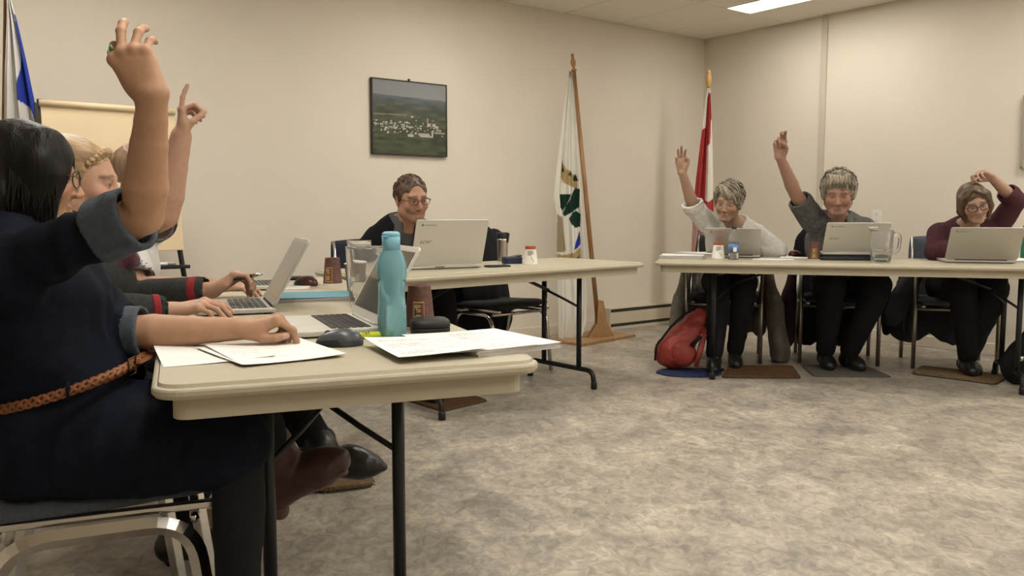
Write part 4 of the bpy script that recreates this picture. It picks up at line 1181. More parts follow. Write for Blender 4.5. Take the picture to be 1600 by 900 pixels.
def strands(root, h, n, seed, flow, col, keep, rad=(0.084, 0.104, 0.094), L=(0.06, 0.11), r=0.0028, steps=6, lift=0.006, name='hair_strands', m=None):
    """combed locks lying over the scalp; flow(p) gives the combing direction in head space"""
    rnd = random.Random(seed); b = MB(); cols = []; c = 0
    while c < n:
        d = Vector((rnd.gauss(0, 1), rnd.gauss(0, 1), rnd.gauss(0, 1))).normalized()
        p = Vector((d.x * rad[0], d.y * rad[1] - 0.02, d.z * rad[2] + 0.034))
        if not keep(p): continue
        c += 1; P = []; ln = rnd.uniform(*L); st = ln / steps; lf = rnd.uniform(0.2, 1.0) * lift; wob = rnd.uniform(-0.5, 0.5)
        q = p.copy()
        for i in range(steps + 1):
            e = Vector((q.x / rad[0], (q.y + 0.02) / rad[1], (q.z - 0.034) / rad[2])).normalized()
            on = Vector((e.x * rad[0], e.y * rad[1] - 0.02, e.z * rad[2] + 0.034))
            t = i / steps
            P.append(h.p(tuple(on + e * (lf * math.sin(math.pi * min(1, t * 0.9 + 0.1)) - 0.002 * (1 if i == 0 else 0)))))
            f = Vector(flow(on)) + Vector((wob * 0.6, wob * 0.3, rnd.uniform(-.15, .15)))
            f = f - e * f.dot(e)
            q = on + f.normalized() * st
        k0 = rnd.uniform(0.7, 1.0) * r
        nb = len(b.V); b.tube([Vector(x) for x in P], [k0 * (0.5 + 0.6 * math.sin(math.pi * min(1, 0.25 + 0.7 * i / steps))) if i < steps else k0 * 0.2 for i in range(steps + 1)], 5)
        tone = rnd.uniform(0.4, 1.6); cols += [tuple(np.array(col) * tone)] * (len(b.V) - nb)
    o = obj(name, b.V, b.F, m or mat('hair_locks', attr=True, rough=0.45, spec=0.4), root, True, True, col=np.array(cols))
    o['kind'] = 'stuff'
    return o
def fringe(root, h, n, seed, path, col, r=0.0034):
    """loose locks along the hairline; path(a, rnd) gives three points in head space"""
    rnd = random.Random(seed); b = MB(); cols = []
    for k in range(n):
        p0, p1, p2 = [np.array(q) for q in path(k / (n - 1), rnd)]
        P = [Vector(h.p(tuple(p0 * (1 - t) ** 2 + p1 * 2 * t * (1 - t) + p2 * t * t))) for t in (0, .2, .4, .6, .8, 1)]
        nb = len(b.V); b.tube(P, [r * 0.6, r, r, r * 0.9, r * 0.65, r * 0.15], 5)
        tone = rnd.uniform(0.5, 1.6); cols += [tuple(np.array(col) * tone)] * (len(b.V) - nb)
    o = obj('hair_fringe', b.V, b.F, mat('hair_locks', attr=True, rough=0.45, spec=0.4), root, True, True, col=np.array(cols))
    o['kind'] = 'stuff'
    return o
def collar(root, m, c, fwd, r=0.062, hgt=0.034, drop=0.055, spread=38, tiltb=0.02, name='collar', lift=0.0):
    """turned-down shirt collar around the point c"""
    fwd = nrm(fwd); right = np.cross(fwd, [0, 0, 1]); V = []; F = []; n = 22
    for i in range(n + 1):
        a = R(spread) + (2 * math.pi - 2 * R(spread)) * i / n      # from the front right round the back to the front left
        d = fwd * math.cos(a) + right * math.sin(a)
        frontness = max(0.0, math.cos(a)); e = min(i, n - i) / n
        pt = max(0, 1 - e / 0.16)
        top = np.array(c) + d * (r * 0.98) + np.array([0, 0, hgt - 0.030 * frontness + lift]); stand = np.array(c) + d * (r + 0.004) + np.array([0, 0, -0.012 - 0.03 * frontness])
        low = np.array(c) + d * (r + 0.020 + 0.016 * pt) + np.array([0, 0, hgt - drop * (0.75 + 0.55 * pt) - 0.030 * frontness]) + fwd * 0.012 * pt
        V += [stand, top, top + d * 0.006 + np.array([0, 0, 0.001]), low]
    for i in range(n):
        for k in range(3): F.append((i * 4 + k, i * 4 + k + 1, i * 4 + 5 + k, i * 4 + 4 + k))
    o = obj(name, V, F, m, root, True, True)
    sd = o.modifiers.new('th', 'SOLIDIFY'); sd.thickness = 0.003; sd.offset = 0
    return o

M_DENIM = mat('denim_navy', (0.0062, 0.0082, 0.0155), 0.85, var=0.35, vscale=30, bump=0.45, bscale=380, spec=0.15)
M_CHAMB = mat('chambray_cuff', (0.055, 0.070, 0.088), 0.9, var=0.2, vscale=60, bump=0.35, bscale=350)
M_BLACKC = mat('black_cloth', (0.010, 0.010, 0.011), 0.9, bump=0.25, bscale=250, spec=0.25)
M_CHARC = mat('charcoal_knit', (0.035, 0.034, 0.033), 0.95, var=0.25, vscale=120, bump=0.5, bscale=300, spec=0.2)
M_LEATHER = mat('black_leather', (0.012, 0.011, 0.011), 0.35)

def box_around(pts, m):
    pts = np.array(pts); return pts.min(0) - m, pts.max(0) + m

# ------------------------------------------------------------------ 1: woman in the denim dress, near left
root = person('woman with dark hair, denim dress and braided belt, right arm raised, at the near table', (-1.0, 1.84, 0.0))
SK1 = (0.41, 0.235, 0.145)
hd = Head((-1.025, 1.80, 1.115), 24, -3, 0, 0.94)
B = Body(21.5, dict(nb=(-1.07, 1.80, 0.965), ch=(-1.045, 1.82, 0.85), wa=(-1.02, 1.83, 0.70), pe=(-1.00, 1.84, 0.555),
    shL=(-1.115, 1.955, 0.930), shR=(-0.985, 1.635, 0.925), elR=(-0.6956, 1.6, 1.033), wrR=(-0.644, 1.54, 1.244), elL=(-0.8694, 1.88, 0.7681), wrL=(-0.617, 1.9, 0.774),
    hiR=(-0.97, 1.75, 0.545), hiL=(-1.03, 1.92, 0.545), knR=(-0.5694, 1.72, 0.563), anR=(-0.575, 1.70, 0.10), toR=(-0.44, 1.70, 0.035),
    knL=(-0.60, 1.90, 0.590), anL=(-0.565, 2.06, 0.40), toL=(-0.43, 2.03, 0.43))); B.legk = 0.80
body = Vol(); B.all(body, hd); head_prims(body, hd)
tips = []
hR = dict(f=(-0.47, -0.03, 0.88), n=(0.14, -0.98, 0.06))
hand(body, B.J['wrR'], hR['f'], hR['n'], False, CURL((42, 34, 16), (24, 26, 14), (30, 30, 16), (42, 30, 14)),
     dict(index=-18, middle=-20, ring=-34, pinky=-34), ((0.012, 0.020, -0.010), (0.026, 0.050, -0.028), (0.028, 0.078, -0.036), (0.022, 0.100, -0.040)), 1.0, tips)
hand(body, B.J['wrL'], (0.93, 0.20, 0.24), (-0.24, -0.10, 0.96), True, CURL((48, 40, 10), (62, 75, 40), (66, 85, 45), (66, 85, 45)),
     dict(index=4, middle=0, ring=-4, pinky=-8), ((0.014, 0.018, -0.012), (0.030, 0.046, -0.030), (0.036, 0.074, -0.036), (0.034, 0.098, -0.038)), 0.98, tips)
wr, wl = B.J['wrR'], B.J['wrL']
V, F = fine(body, 0.008, [(*box_around([wr, wr + np.array([-0.06, 0, 0.16]), B.J['elR']], 0.075), 0.0028), (*box_around([wl - np.array([0.16, 0, 0]), wl + np.array([0.15, 0.03, 0])], 0.07), 0.0026), (hd.c - 0.16, hd.c + 0.16, 0.0032)])
c = face_col(V, hd, SK1, brow=(0.02, 0.015, 0.012)); nail_paint(V, c, tips)
obj('body', V, F, skin_mat('tan'), root, True, True, col=c)
eyes(root, hd, (-5, 0))
glasses(root, hd, mat('glasses_dark', (0.02, 0.015, 0.015), 0.3), 0.025, 0.020, 0.0013)
# dark straight bob
v = Vol()
hd.ell(v, (0, -0.016, 0.034), (0.086, 0.107, 0.091), 0.02)
hd.ell(v, (0, -0.060, -0.050), (0.084, 0.062, 0.095), 0.04)
for s in (-1, 1):
    hd.cone(v, (s * 0.070, 0.010, 0.020), (s * 0.068, 0.020, -0.085), 0.026, 0.020, 0.03)
    hd.ell(v, (s * 0.048, 0.046, 0.030), (0.036, 0.042, 0.070), 0.04); hd.cone(v, (s * 0.068, 0.056, 0.000), (s * 0.062, 0.054, -0.135), 0.017, 0.006, 0.03)
    hd.cone(v, (s * 0.075, 0.030, 0.03), (s * 0.066, 0.034, -0.12), 0.020, 0.012, 0.02)
    hd.cone(v, (s * 0.062, -0.04, -0.05), (s * 0.060, -0.03, -0.13), 0.030, 0.012, 0.02)
hd.ell(v, (0, 0.122, -0.042), (0.058, 0.064, 0.108), 0.012, True)
H1 = (mat('hair_black', (0.006, 0.005, 0.0045), 0.5, attr=True, bump=0.35, bscale=1.0, stretch=(220, 220, 14), spec=0.25), (0.0065, 0.0052, 0.0046))
hairmesh(root, v, 0.0042, hd, H1, 0.003, 40, 3)
rnd = random.Random(8); b = MB()
for k in range(46):
    s = 1 if k % 3 else -1
    y0 = rnd.uniform(-0.03, 0.065); x0 = 0.078 - 0.2 * max(0, y0 - 0.035); L = rnd.uniform(0.10, 0.165)
    P = [hd.p(s * (x0 + 0.012 * math.sin(t * 2.2) + 0.004), y0 + 0.012 * t * rnd.uniform(-1, 1), 0.03 - L * t) for t in (0, 0.3, 0.6, 1.0)]
    b.tube(P, [0.0022, 0.0026, 0.002, 0.0006], 5)
obj('hair_strands', b.V, b.F, mat('hair_strand_black', (0.007, 0.006, 0.005), 0.5, spec=0.25), root, True, True)['kind'] = 'stuff'
# dress
v = Vol(); g = 0.016
B.torso(v, g + 0.004)
v.ell(B.J['ch'] + B.fwd * 0.075 - np.array([0, 0, 0.015]), (0.085, 0.11, 0.085), np.stack([B.fwd, B.right, [0, 0, 1]], 1), 0.06)
v.cone(B.J['wa'] + B.fwd * 0.03, B.J['pe'] + B.fwd * 0.07, 0.150, 0.175, 0.05, flat=(B.fwd, 0.85))
pR, dR, rR = B.arm(v, 'R', g - 0.007, 0.0, 0.86)
pL, dL, rL = B.arm(v, 'L', g + 0.006, 0.0, 1.05)
for q in 'LR': B.leg(v, q, 0.034, 0.0, 0.95)
v.cone(B.J['hiR'] + np.array([0.0, 0, -0.02]), B.J['knR'] + np.array([-0.06, 0, -0.03]), 0.105, 0.075, 0.05)
v.cone(lerp(B.J['hiR'], B.J['hiL'], .5), lerp(B.J['knR'], B.J['knL'], .5) - np.array([0.08, 0, 0]), 0.11, 0.075, 0.06)
v.cone(B.J['hiR'] + np.array([-0.06, -0.03, 0.02]), B.J['hiR'] + np.array([-0.03, -0.05, -0.06]), 0.09, 0.05, 0.05)
v.cone(B.J['nb'] + np.array([0, 0, -0.015]), B.J['nb'] + np.array([0, 0, 0.12]) + B.fwd * 0.03, 0.066, 0.075, 0.012, True)
v.cut(np.array((-0.85, 1.8, 0.468)), (0, 0, -1), 0.5)
hollow(v, pR, dR, rR - 0.014); hollow(v, pL, dL, rL - 0.010)
cloth(root, 'dress', v, 0.006, M_DENIM, 0.011, 13, 4, (1, 1, 0.36))
# rolled cuffs, paler reverse of the denim
for q, t0, t1, gg in (('R', 0.70, 0.95, 0.0225), ('L', 0.92, 1.16, 0.022)):
    v = Vol(); p0, d0, r0 = B.arm(Vol(), q, gg, 0, t0); p1, d1, r1 = B.arm(v, q, gg, t0, t1)
    hollow(v, p1, d1, r1 - 0.010, 0.05); v.cut(p0, -d0, 0.13)
    v.cone(p0 - d0 * 0.02, p0 + d0 * 0.02, r0 - 0.008, r0 - 0.008, 0.004, True)
    cloth(root, 'cuff', v, 0.004, M_CHAMB, 0.0045, 16, 11)
# braided belt
M_BELT = mat('tan_leather', (0.24, 0.085, 0.028), 0.5, var=0.3, vscale=80, bump=0.3, bscale=300)
bc = np.array([-0.985, 1.83, 0.687]); belt = None; bb_ = MB(); N = 150
def belt_pt(a):
    d = B.fwd * math.cos(a) * 0.163 + B.right * math.sin(a) * 0.186
    return bc + d + np.array([0, 0, 0.045 * math.cos(a) - 0.014])
for st in range(3):
    P = []
    for i in range(N):
        a = R(-100) + R(250) * i / (N - 1) ; p = belt_pt(a); o = nrm(p - bc)
        ph = i * 0.66 + st * 2 * math.pi / 3
        P.append(p + np.array([0, 0, 0.0075 * math.sin(ph)]) + o * (0.007 + 0.0030 * math.cos(2 * ph)))
    bb_.tube(P, 0.0052, 6, flat=(1.25, 0.8))
belt = obj('belt', bb_.V, bb_.F, M_BELT, root, True, True)
b = MB(); p = belt_pt(R(35)); o = nrm(p - bc); tg = nrm(belt_pt(R(38)) - belt_pt(R(32)))
P = [p + o * 0.014 + tg * x + np.array([0, 0, z]) for x, z in ((-0.012, -0.018), (0.012, -0.018), (0.012, 0.018), (-0.012, 0.018))]
b.tube(P, 0.0024, 6, closed=True); b.build('buckle', mat('old_brass', (0.12, 0.07, 0.03), 0.35, metal=0.9), belt, True, True)
b = MB(); P = [belt_pt(R(a)) + nrm(belt_pt(R(a)) - bc) * (0.014 + 0.0004 * (30 - a)) for a in (30, 22, 14, 6, 0)]; b.tube(P, 0.012, 8, flat=(1.0, 0.2)); b.build('belt_end', M_BELT, belt, True, True)
b = MB(); p = belt_pt(R(80)); o = nrm(p - bc); b.tube([p + o * 0.012 + np.array([0, 0, z]) for z in (-0.022, 0, 0.022)], 0.007, 6, flat=(1, 0.4)); b.build('belt_loop', M_DENIM, belt, True, True)
# leggings and boots
v = Vol()
for q in 'LR': B.leg(v, q, 0.008, 0.5, 1.95)
cloth(root, 'leggings', v, 0.008, M_BLACKC, 0.003, 14, 6)
M_BOOT = mat('burgundy_leather', (0.080, 0.040, 0.033), 0.42, var=0.35, vscale=18, bump=0.2, bscale=150)
M_SOLE = mat('boot_sole', (0.115, 0.070, 0.058), 0.6, var=0.2, vscale=20)
for q in 'LR':
    v = Vol(); B.foot(v, q, 0.009); a = B.J['an' + q]; kn = B.J['kn' + q]; u = nrm(kn - a)
    v.cone(a, a + u * 0.11, 0.046, 0.050, 0.02)
    t_ = B.J['to' + q]; d = nrm(t_ - a); dn = nrm(np.cross(np.cross(d, [0, 0, 1]), d)) * -1
    bo = cloth(root, 'boot', v, 0.0045, M_BOOT, 0.002, 25, 3)
    v = Vol(); hl = a - np.array([0, 0, 0.065]) - d * 0.025
    v.cone(hl, hl - np.array([0, 0, 0.040]) + d * 0.005, 0.026, 0.024, 0.01); v.cone(lerp(a, t_, 0.35) - np.array([0, 0, 0.052]), t_ - np.array([0, 0, 0.030]), 0.026, 0.028, 0.01, flat=((0, 0, 1), 0.35))
    V, F = v.mesh(0.004); obj('boot_sole', V, F, M_SOLE, bo, True, True)
# ring with a green stone on the raised hand
f_ = nrm(hR['f']); n_ = np.array(hR['n']); n_ = nrm(n_ - f_ * (n_ @ f_)); t_ = -np.cross(f_, n_)
kn = B.J['wrR'] + t_ * 0.027 + f_ * 0.088; sp = R(-16); bs = f_ * math.cos(sp) + t_ * math.sin(sp); d = bs * math.cos(R(38)) - n_ * math.sin(R(38)); up_ = n_ * math.cos(R(38)) + bs * math.sin(R(38)); sd = np.cross(d, up_)
b = MB(); cc = kn + d * 0.018
b.tube([cc + (up_ * math.cos(a) + sd * math.sin(a)) * 0.0098 for a in [R(30 * i) for i in range(12)]], 0.0013, 6, closed=True)
rg = b.build('ring', mat('ring_metal', (0.6, 0.58, 0.5), 0.2, metal=1.0), root, True, True)
vv = Vol(); vv.ell(cc + up_ * 0.0115, (0.006, 0.004, 0.003), np.stack([d, sd, up_], 1)); V, F = vv.mesh(0.0012); obj('stone', V, F, mat('green_stone', (0.02, 0.16, 0.04), 0.15), rg, True, True)

# ------------------------------------------------------------------ 2: blonde woman in the grey sweater
root = person('blonde woman with braided hair, grey sweater and maroon scarf, writing beside a silver laptop', (-1.27, 2.43, 0.0))
SK2 = (0.46, 0.27, 0.185)
hd = Head((-1.225, 2.42, 1.122), 9, -4, 0, 1.0)
B = Body(21.5, dict(nb=(-1.27, 2.42, 0.985), ch=(-1.26, 2.42, 0.86), wa=(-1.27, 2.43, 0.70), pe=(-1.275, 2.44, 0.555),
    shL=(-1.33, 2.57, 0.925), shR=(-1.20, 2.265, 0.925), elL=(-1.178, 2.6, 0.7678), wrL=(-0.9238, 2.6, 0.7977), elR=(-1.10, 2.20, 0.770), wrR=(-0.9331, 2.3, 0.7675),
    hiR=(-1.24, 2.36, 0.545), hiL=(-1.31, 2.53, 0.545), knR=(-0.82, 2.36, 0.575), anR=(-0.98, 2.42, 0.10), toR=(-0.85, 2.47, 0.035),
    knL=(-0.80, 2.60, 0.600), anL=(-0.5712, 2.46, 0.3423), toL=(-0.4176, 2.47, 0.2827)))
body = Vol(); B.all(body, hd); head_prims(body, hd); tips = []
hand(body, B.J['wrL'], (0.84, 0.08, 0.54), (-0.54, 0.10, 0.84), True, CURL((40, 52, 30), (52, 52, 25), (58, 50, 20), (60, 45, 20)), dict(index=2),
     ((0.014, 0.020, -0.010), (0.028, 0.050, -0.014), (0.026, 0.078, -0.006), (0.016, 0.100, -0.002)), 0.98, tips)
hand(body, B.J['wrR'], (0.93, 0.16, 0.22), (-0.22, -0.22, 0.95), False, CURL((28, 22, 10), (34, 30, 12), (36, 34, 14), (38, 34, 14)), dict(index=10, middle=4, ring=-3, pinky=-10), THUMB, 0.98, tips)
wl, wr = B.J['wrL'], B.J['wrR']
V, F = fine(body, 0.009, [(*box_around([wl, wl + np.array([0.16, 0.03, 0.02])], 0.075), 0.0032), (*box_around([wr, wr + np.array([0.17, 0.03, 0.02])], 0.06), 0.0032), (hd.c - 0.15, hd.c + 0.15, 0.0030)])
c = face_col(V, hd, SK2, brow=(0.14, 0.085, 0.05)); nail_paint(V, c, tips)
obj('body', V, F, skin_mat('fair'), root, True, True, col=c)
eyes(root, hd, (-14, 0), (0.09, 0.10, 0.10))
v = Vol()
hd.ell(v, (0, -0.020, 0.036), (0.080, 0.100, 0.090), 0.02)
hd.ell(v, (0, 0.098, -0.030), (0.075, 0.070, 0.098), 0.012, True)
for s in (-1, 1): hd.ell(v, (s * 0.08, 0.02, -0.075), (0.04, 0.09, 0.06), 0.01, True)
hd.ell(v, (0, -0.060, 0.098), (0.055, 0.068, 0.036), 0.02); hd.ell(v, (0.01, -0.085, 0.070), (0.05, 0.05, 0.05), 0.02)
H2 = hair_mat('blonde', (0.36, 0.235, 0.115), 0.45, (60, 260, 260))
hairmesh(root, v, 0.0038, hd, H2, 0.0035, 42, 5, (1, 0.15, 1))
v = Vol()
for k in range(25):      # braid along the hairline
    a = R(-66 + 132 * k / 24); x = 0.074 * math.sin(a); y = 0.022 + 0.046 * math.cos(a); z = 0.030 + 0.058 * math.cos(a)
    o = 0.0045 * (1 if k % 2 else -1)
    hd.ell(v, (x, y + o * 0.6, z + o), (0.0065, 0.008, 0.0125), 0.002, rot=(0, math.degrees(a) + (38 if k % 2 else -38), 0))
hairmesh(root, v, 0.0030, hd, (H2[0], (0.42, 0.29, 0.155)), 0.0012, 120, 5, (1, 1, 1), 'hair_braid')
b = MB(); p = hd.p(0.02, -0.125, 0.098)
for a in (-40, 20, 80, 150):
    b.tube([p, p + np.array([0.016 * math.cos(R(a)), -0.004, 0.016 * math.sin(R(a))]), p + np.array([0.022 * math.cos(R(a + 40)), 0.004, 0.020 * math.sin(R(a + 40))])], [0.004, 0.007, 0.003], 6)
b.build('hair_tie', M_BLACKC, root, True, True)
v = Vol(); g = 0.012
B.torso(v, g); v.ell(B.J['ch'] + B.fwd * 0.085 - np.array([0, 0, 0.02]), (0.075, 0.11, 0.075), np.stack([B.fwd, B.right, [0, 0, 1]], 1), 0.05)
ends = [B.arm(v, q, g + 0.004, 0.0, 1.93) for q in 'LR']
v.cone(B.J['nb'], B.J['nb'] + np.array([0, 0, 0.12]) + B.fwd * 0.03, 0.062, 0.075, 0.012, True)
for p, d, r in ends: hollow(v, p, d, r - 0.006)
cloth(root, 'sweater', v, 0.006, M_CHARC, 0.004, 12, 5)
M_CUFFR = mat('cuff_red', (0.22, 0.010, 0.014), 0.9, bump=0.4, bscale=300)
for q in 'LR':
    v = Vol(); p0, d0, r0 = B.arm(Vol(), q, g + 0.006, 0, 1.74); p1, d1, r1 = B.arm(v, q, g + 0.0065, 1.74, 1.84)
    v.cut(p0, -d0, 0.1); hollow(v, p1, d1, r1 - 0.004, 0.04); V, F = v.mesh(0.003); obj('cuff_stripe', V, F, M_CUFFR, root, True, True)
v = Vol(); M_SCARF = mat('maroon_scarf', (0.055, 0.008, 0.018), 0.95, bump=0.6, bscale=130, sheen=0.2)
nb = B.J['nb']
for k in range(12):
    a0, a1 = R(30 * k), R(30 * k + 30)
    P = lambda a: nb + B.fwd * 0.085 * math.cos(a) + B.right * 0.085 * math.sin(a) + np.array([0, 0, 0.005 - 0.030 * math.cos(a)])
    v.cone(P(a0), P(a1), 0.030, 0.030, 0.02)
v.cone(nb + B.fwd * 0.10 + np.array([0, 0, -0.04]), nb + B.fwd * 0.155 + B.right * 0.05 + np.array([0, 0, -0.085]), 0.034, 0.028, 0.02)
v.cone(nb + B.fwd * 0.155 + B.right * 0.05 + np.array([0, 0, -0.085]), nb + B.fwd * 0.10 + B.right * 0.09 + np.array([0, 0, -0.115]), 0.026, 0.018, 0.02)
cloth(root, 'scarf', v, 0.0045, M_SCARF, 0.005, 30, 8)
v = Vol(); B.torso(v, 0.006); v.cut(B.J['wa'], (0, 0, 1), 0.5)
for q in 'LR': B.leg(v, q, 0.012, 0.0, 1.95)
v.cut(B.J['wa'] - np.array([0, 0, 0.03]), (0, 0, 1), 0.45)
cloth(root, 'trousers', v, 0.010, M_BLACKC, 0.004, 12, 9)
for q in 'LR':
    v = Vol(); B.foot(v, q, 0.008); a = B.J['an' + q]; u = nrm(B.J['kn' + q] - a); v.cone(a, a + u * 0.10, 0.046, 0.050, 0.02); t_ = B.J['to' + q]; d = nrm(t_ - a)
    v.cone(t_, t_ + d * 0.035 + np.array([0, 0, 0.006]), 0.026, 0.012, 0.01); hl = a - np.array([0, 0, 0.07]) - d * 0.03; v.cone(hl, hl - np.array([0, 0, 0.03]), 0.022, 0.018, 0.01)
    cloth(root, 'ankle_boot', v, 0.004, M_LEATHER, 0.0012, 25, 3)
# pen in her left hand
pa, pb = np.array((-0.8807, 2.575, 0.8295)), np.array((-0.7638, 2.585, 0.8484)); t = thing('pen', 'black and silver pen held in the hand above the silver laptop', 'pen', tuple(lerp(pa, pb, .5)))
b = MB(); b.tube([pa, lerp(pa, pb, .03), lerp(pa, pb, .7)], [0.004, 0.0068, 0.0062], 10); b.build('barrel', M_BPL, t, True, True)
b = MB(); b.tube([lerp(pa, pb, .7), lerp(pa, pb, .9), pb], [0.0058, 0.0048, 0.0012], 10); b.build('tip', M_CHROME, t, True, True)
b = MB(); b.tube([lerp(pa, pb, .05) + np.array([0, 0, .008]), lerp(pa, pb, .4) + np.array([0, 0, .0075])], 0.0016, 6); b.build('clip', M_CHROME, t, True, True)

# ------------------------------------------------------------------ 3: man in the white T-shirt, mostly hidden
root = person('man in a white T-shirt raising one finger, hidden behind the two women', (-1.50, 3.10, 0.0))
SK3 = (0.47, 0.28, 0.20)
hd = Head((-1.333, 3.1, 1.175), 20, 0, 0, 1.03)
B = Body(21.5, dict(nb=(-1.45, 3.10, 1.00), ch=(-1.46, 3.10, 0.86), wa=(-1.49, 3.10, 0.70), pe=(-1.51, 3.10, 0.555),
    shL=(-1.49, 3.27, 0.965), shR=(-1.39, 2.93, 0.935), elL=(-1.265, 3.08, 1.028), wrL=(-1.18, 3.05, 1.306), elR=(-1.28, 2.85, 0.76), wrR=(-1.06, 2.95, 0.775),
    hiR=(-1.48, 3.02, 0.55), hiL=(-1.54, 3.19, 0.55), knR=(-1.05, 3.02, 0.57), anR=(-0.92, 3.02, 0.10), toR=(-0.74, 3.09, 0.035),
    knL=(-1.12, 3.30, 0.57), anL=(-0.76, 3.32, 0.10), toL=(-0.60, 3.38, 0.035)), True); B.armk = 1.28
body = Vol(); B.all(body, hd); head_prims(body, hd, True); tips = []
hand(body, B.J['wrL'], (0.06, -0.03, 1.0), (-0.93, -0.36, 0.0), True, CURL((4, 14, 4), (66, 62, 30), (72, 66, 30), (76, 66, 30)), dict(index=-2),
     ((0.016, 0.020, -0.010), (0.026, 0.050, -0.034), (0.016, 0.072, -0.058), (0.006, 0.090, -0.074)), 1.04, tips)
hand(body, B.J['wrR'], (0.93, 0.3, 0.1), (-0.1, -0.2, 0.97), False, RELAX, None, THUMB, 1.04)
wl = B.J['wrL']
V, F = fine(body, 0.009, [(*box_around([wl, wl + np.array([0.03, 0, 0.19]), B.J['elL']], 0.085), 0.0036)])
c = face_col(V, hd, SK3); nail_paint(V, c, tips); obj('body', V, F, skin_mat('ruddy'), root, True, True, col=c); eyes(root, hd)
v = Vol(); hd.ell(v, (0, -0.022, 0.026), (0.078, 0.094, 0.084), 0.02); hd.ell(v, (0, 0.05, 0.04), (0.10, 0.12, 0.15), 0.01, True); hd.ell(v, (0, 0.0, -0.12), (0.12, 0.16, 0.10), 0.01, True)
hairmesh(root, v, 0.005, hd, hair_mat('sandy', (0.30, 0.19, 0.125)), 0.002, 60)
v = Vol(); g = 0.019; B.torso(v, g, wide=1.04)
ends = [B.arm(v, q, g + 0.010, 0.0, 0.78) for q in 'LR']
v.cone(B.J['nb'], B.J['nb'] + np.array([0, 0, 0.12]), 0.066, 0.075, 0.01, True)
for p, d, r in ends: hollow(v, p, d, r - 0.008)
cloth(root, 't_shirt', v, 0.0085, mat('white_jersey', (0.55, 0.54, 0.53), 0.9, bump=0.2, bscale=250), 0.006, 11, 7)
M_GREYBAND = mat('grey_band', (0.10, 0.11, 0.12), 0.9)
for q, (p, d, r) in zip('LR', ends):
    v = Vol(); p0, d0, r0 = B.arm(v, q, g + 0.0115, 0.66, 0.80); v.cut(p0, d0, 0.12); hollow(v, p0, d0, r0 - 0.004, 0.05)
    V, F = v.mesh(0.004); obj('sleeve_band', V, F, M_GREYBAND, root, True, True)
v = Vol(); B.torso(v, 0.006)
for q in 'LR': B.leg(v, q, 0.014, 0.0, 1.95)
v.cut(B.J['wa'] - np.array([0, 0, 0.03]), (0, 0, 1), 0.5)
cloth(root, 'trousers', v, 0.011, M_BLACKC, 0.004, 12, 9)
for q in 'LR':
    v = Vol(); B.foot(v, q, 0.010); cloth(root, 'shoe', v, 0.006, M_LEATHER, 0, 25, 3)

# ------------------------------------------------------------------ 4: man with glasses behind the white laptop
root = person('man with glasses in a black sweater speaking behind the white laptop', (-0.76, 5.03, 0.0))
SK4 = (0.40, 0.225, 0.15)
hd = Head((-0.556, 4.7, 1.107), -58, -7, 3, 1.06)
B = Body(-48.5, dict(nb=(-0.6167, 4.8, 0.9497), ch=(-0.66, 4.90, 0.81), wa=(-0.72, 4.99, 0.68), pe=(-0.76, 5.04, 0.555),
    shR=(-0.7702, 4.8, 0.8736), shL=(-0.4025, 5.02, 0.8963), elR=(-0.87, 4.74, 0.775), wrR=(-0.60, 4.72, 0.790), elL=(-0.27, 4.90, 0.775), wrL=(-0.40, 4.74, 0.790),
    hiR=(-0.80, 4.96, 0.55), hiL=(-0.68, 5.09, 0.55), knR=(-0.55, 4.62, 0.57), knL=(-0.40, 4.82, 0.57), anR=(-0.52, 4.62, 0.10), toR=(-0.40, 4.50, 0.035), anL=(-0.36, 4.82, 0.10), toL=(-0.25, 4.70, 0.035)), True)
body = Vol(); B.all(body, hd); head_prims(body, hd, True, mouth=0.004, lid=0.0034)
for q, L in (('R', False), ('L', True)): hand(body, B.J['wr' + q], (0.66, -0.74, -0.05), (0, 0, 1), L, RELAX, None, THUMB, 1.03)
V, F = fine(body, 0.0095, [(hd.c - 0.17, hd.c + 0.17, 0.0036)])
c = face_col(V, hd, SK4, brow=(0.06, 0.04, 0.03), stubble=0.7, lip=(0.36, 0.185, 0.125)); obj('body', V, F, skin_mat('fair2'), root, True, True, col=c)
eyes(root, hd, (10, 0)); glasses(root, hd, mat('glasses_maroon', (0.05, 0.012, 0.012), 0.3), 0.024, 0.015, 0.0018)
v = Vol(); hd.ell(v, (0, -0.018, 0.034), (0.0815, 0.1015, 0.0915), 0.02)
hd.ell(v, (0, 0.114, 0.006), (0.066, 0.068, 0.094), 0.006, True); hd.ell(v, (0, 0.02, -0.10), (0.12, 0.16, 0.088), 0.01, True)
for s in (-1, 1): hd.ell(v, (s * 0.078, 0.075, 0.01), (0.03, 0.045, 0.06), 0.01, True); hd.ell(v, (s * 0.048, 0.085, 0.085), (0.022, 0.034, 0.022), 0.006, True)
hairmesh(root, v, 0.0038, hd, hair_mat('brown', (0.085, 0.050, 0.030), 0.5), 0.0022, 70, 4, (1, 0.5, 0.6))
strands(root, hd, 330, 14, lambda p: (p.x * 6, 0.5 if p.z > 0.09 else -0.2, -0.9 if p.z < 0.095 else 0.0), (0.085, 0.050, 0.030), lambda p: p.z > 0.0 and p.y < (0.055 if p.z > 0.095 else 0.02), (0.083, 0.103, 0.093), (0.015, 0.03), 0.0022, 4, 0.004)
M_BKNIT = mat('black_sweater', (0.009, 0.009, 0.011), 0.95, bump=0.35, bscale=220, spec=0.2)
v = Vol(); g = 0.014; B.torso(v, g, wide=1.06)
ends = [B.arm(v, q, g + 0.006, 0.0, 1.92) for q in 'LR']
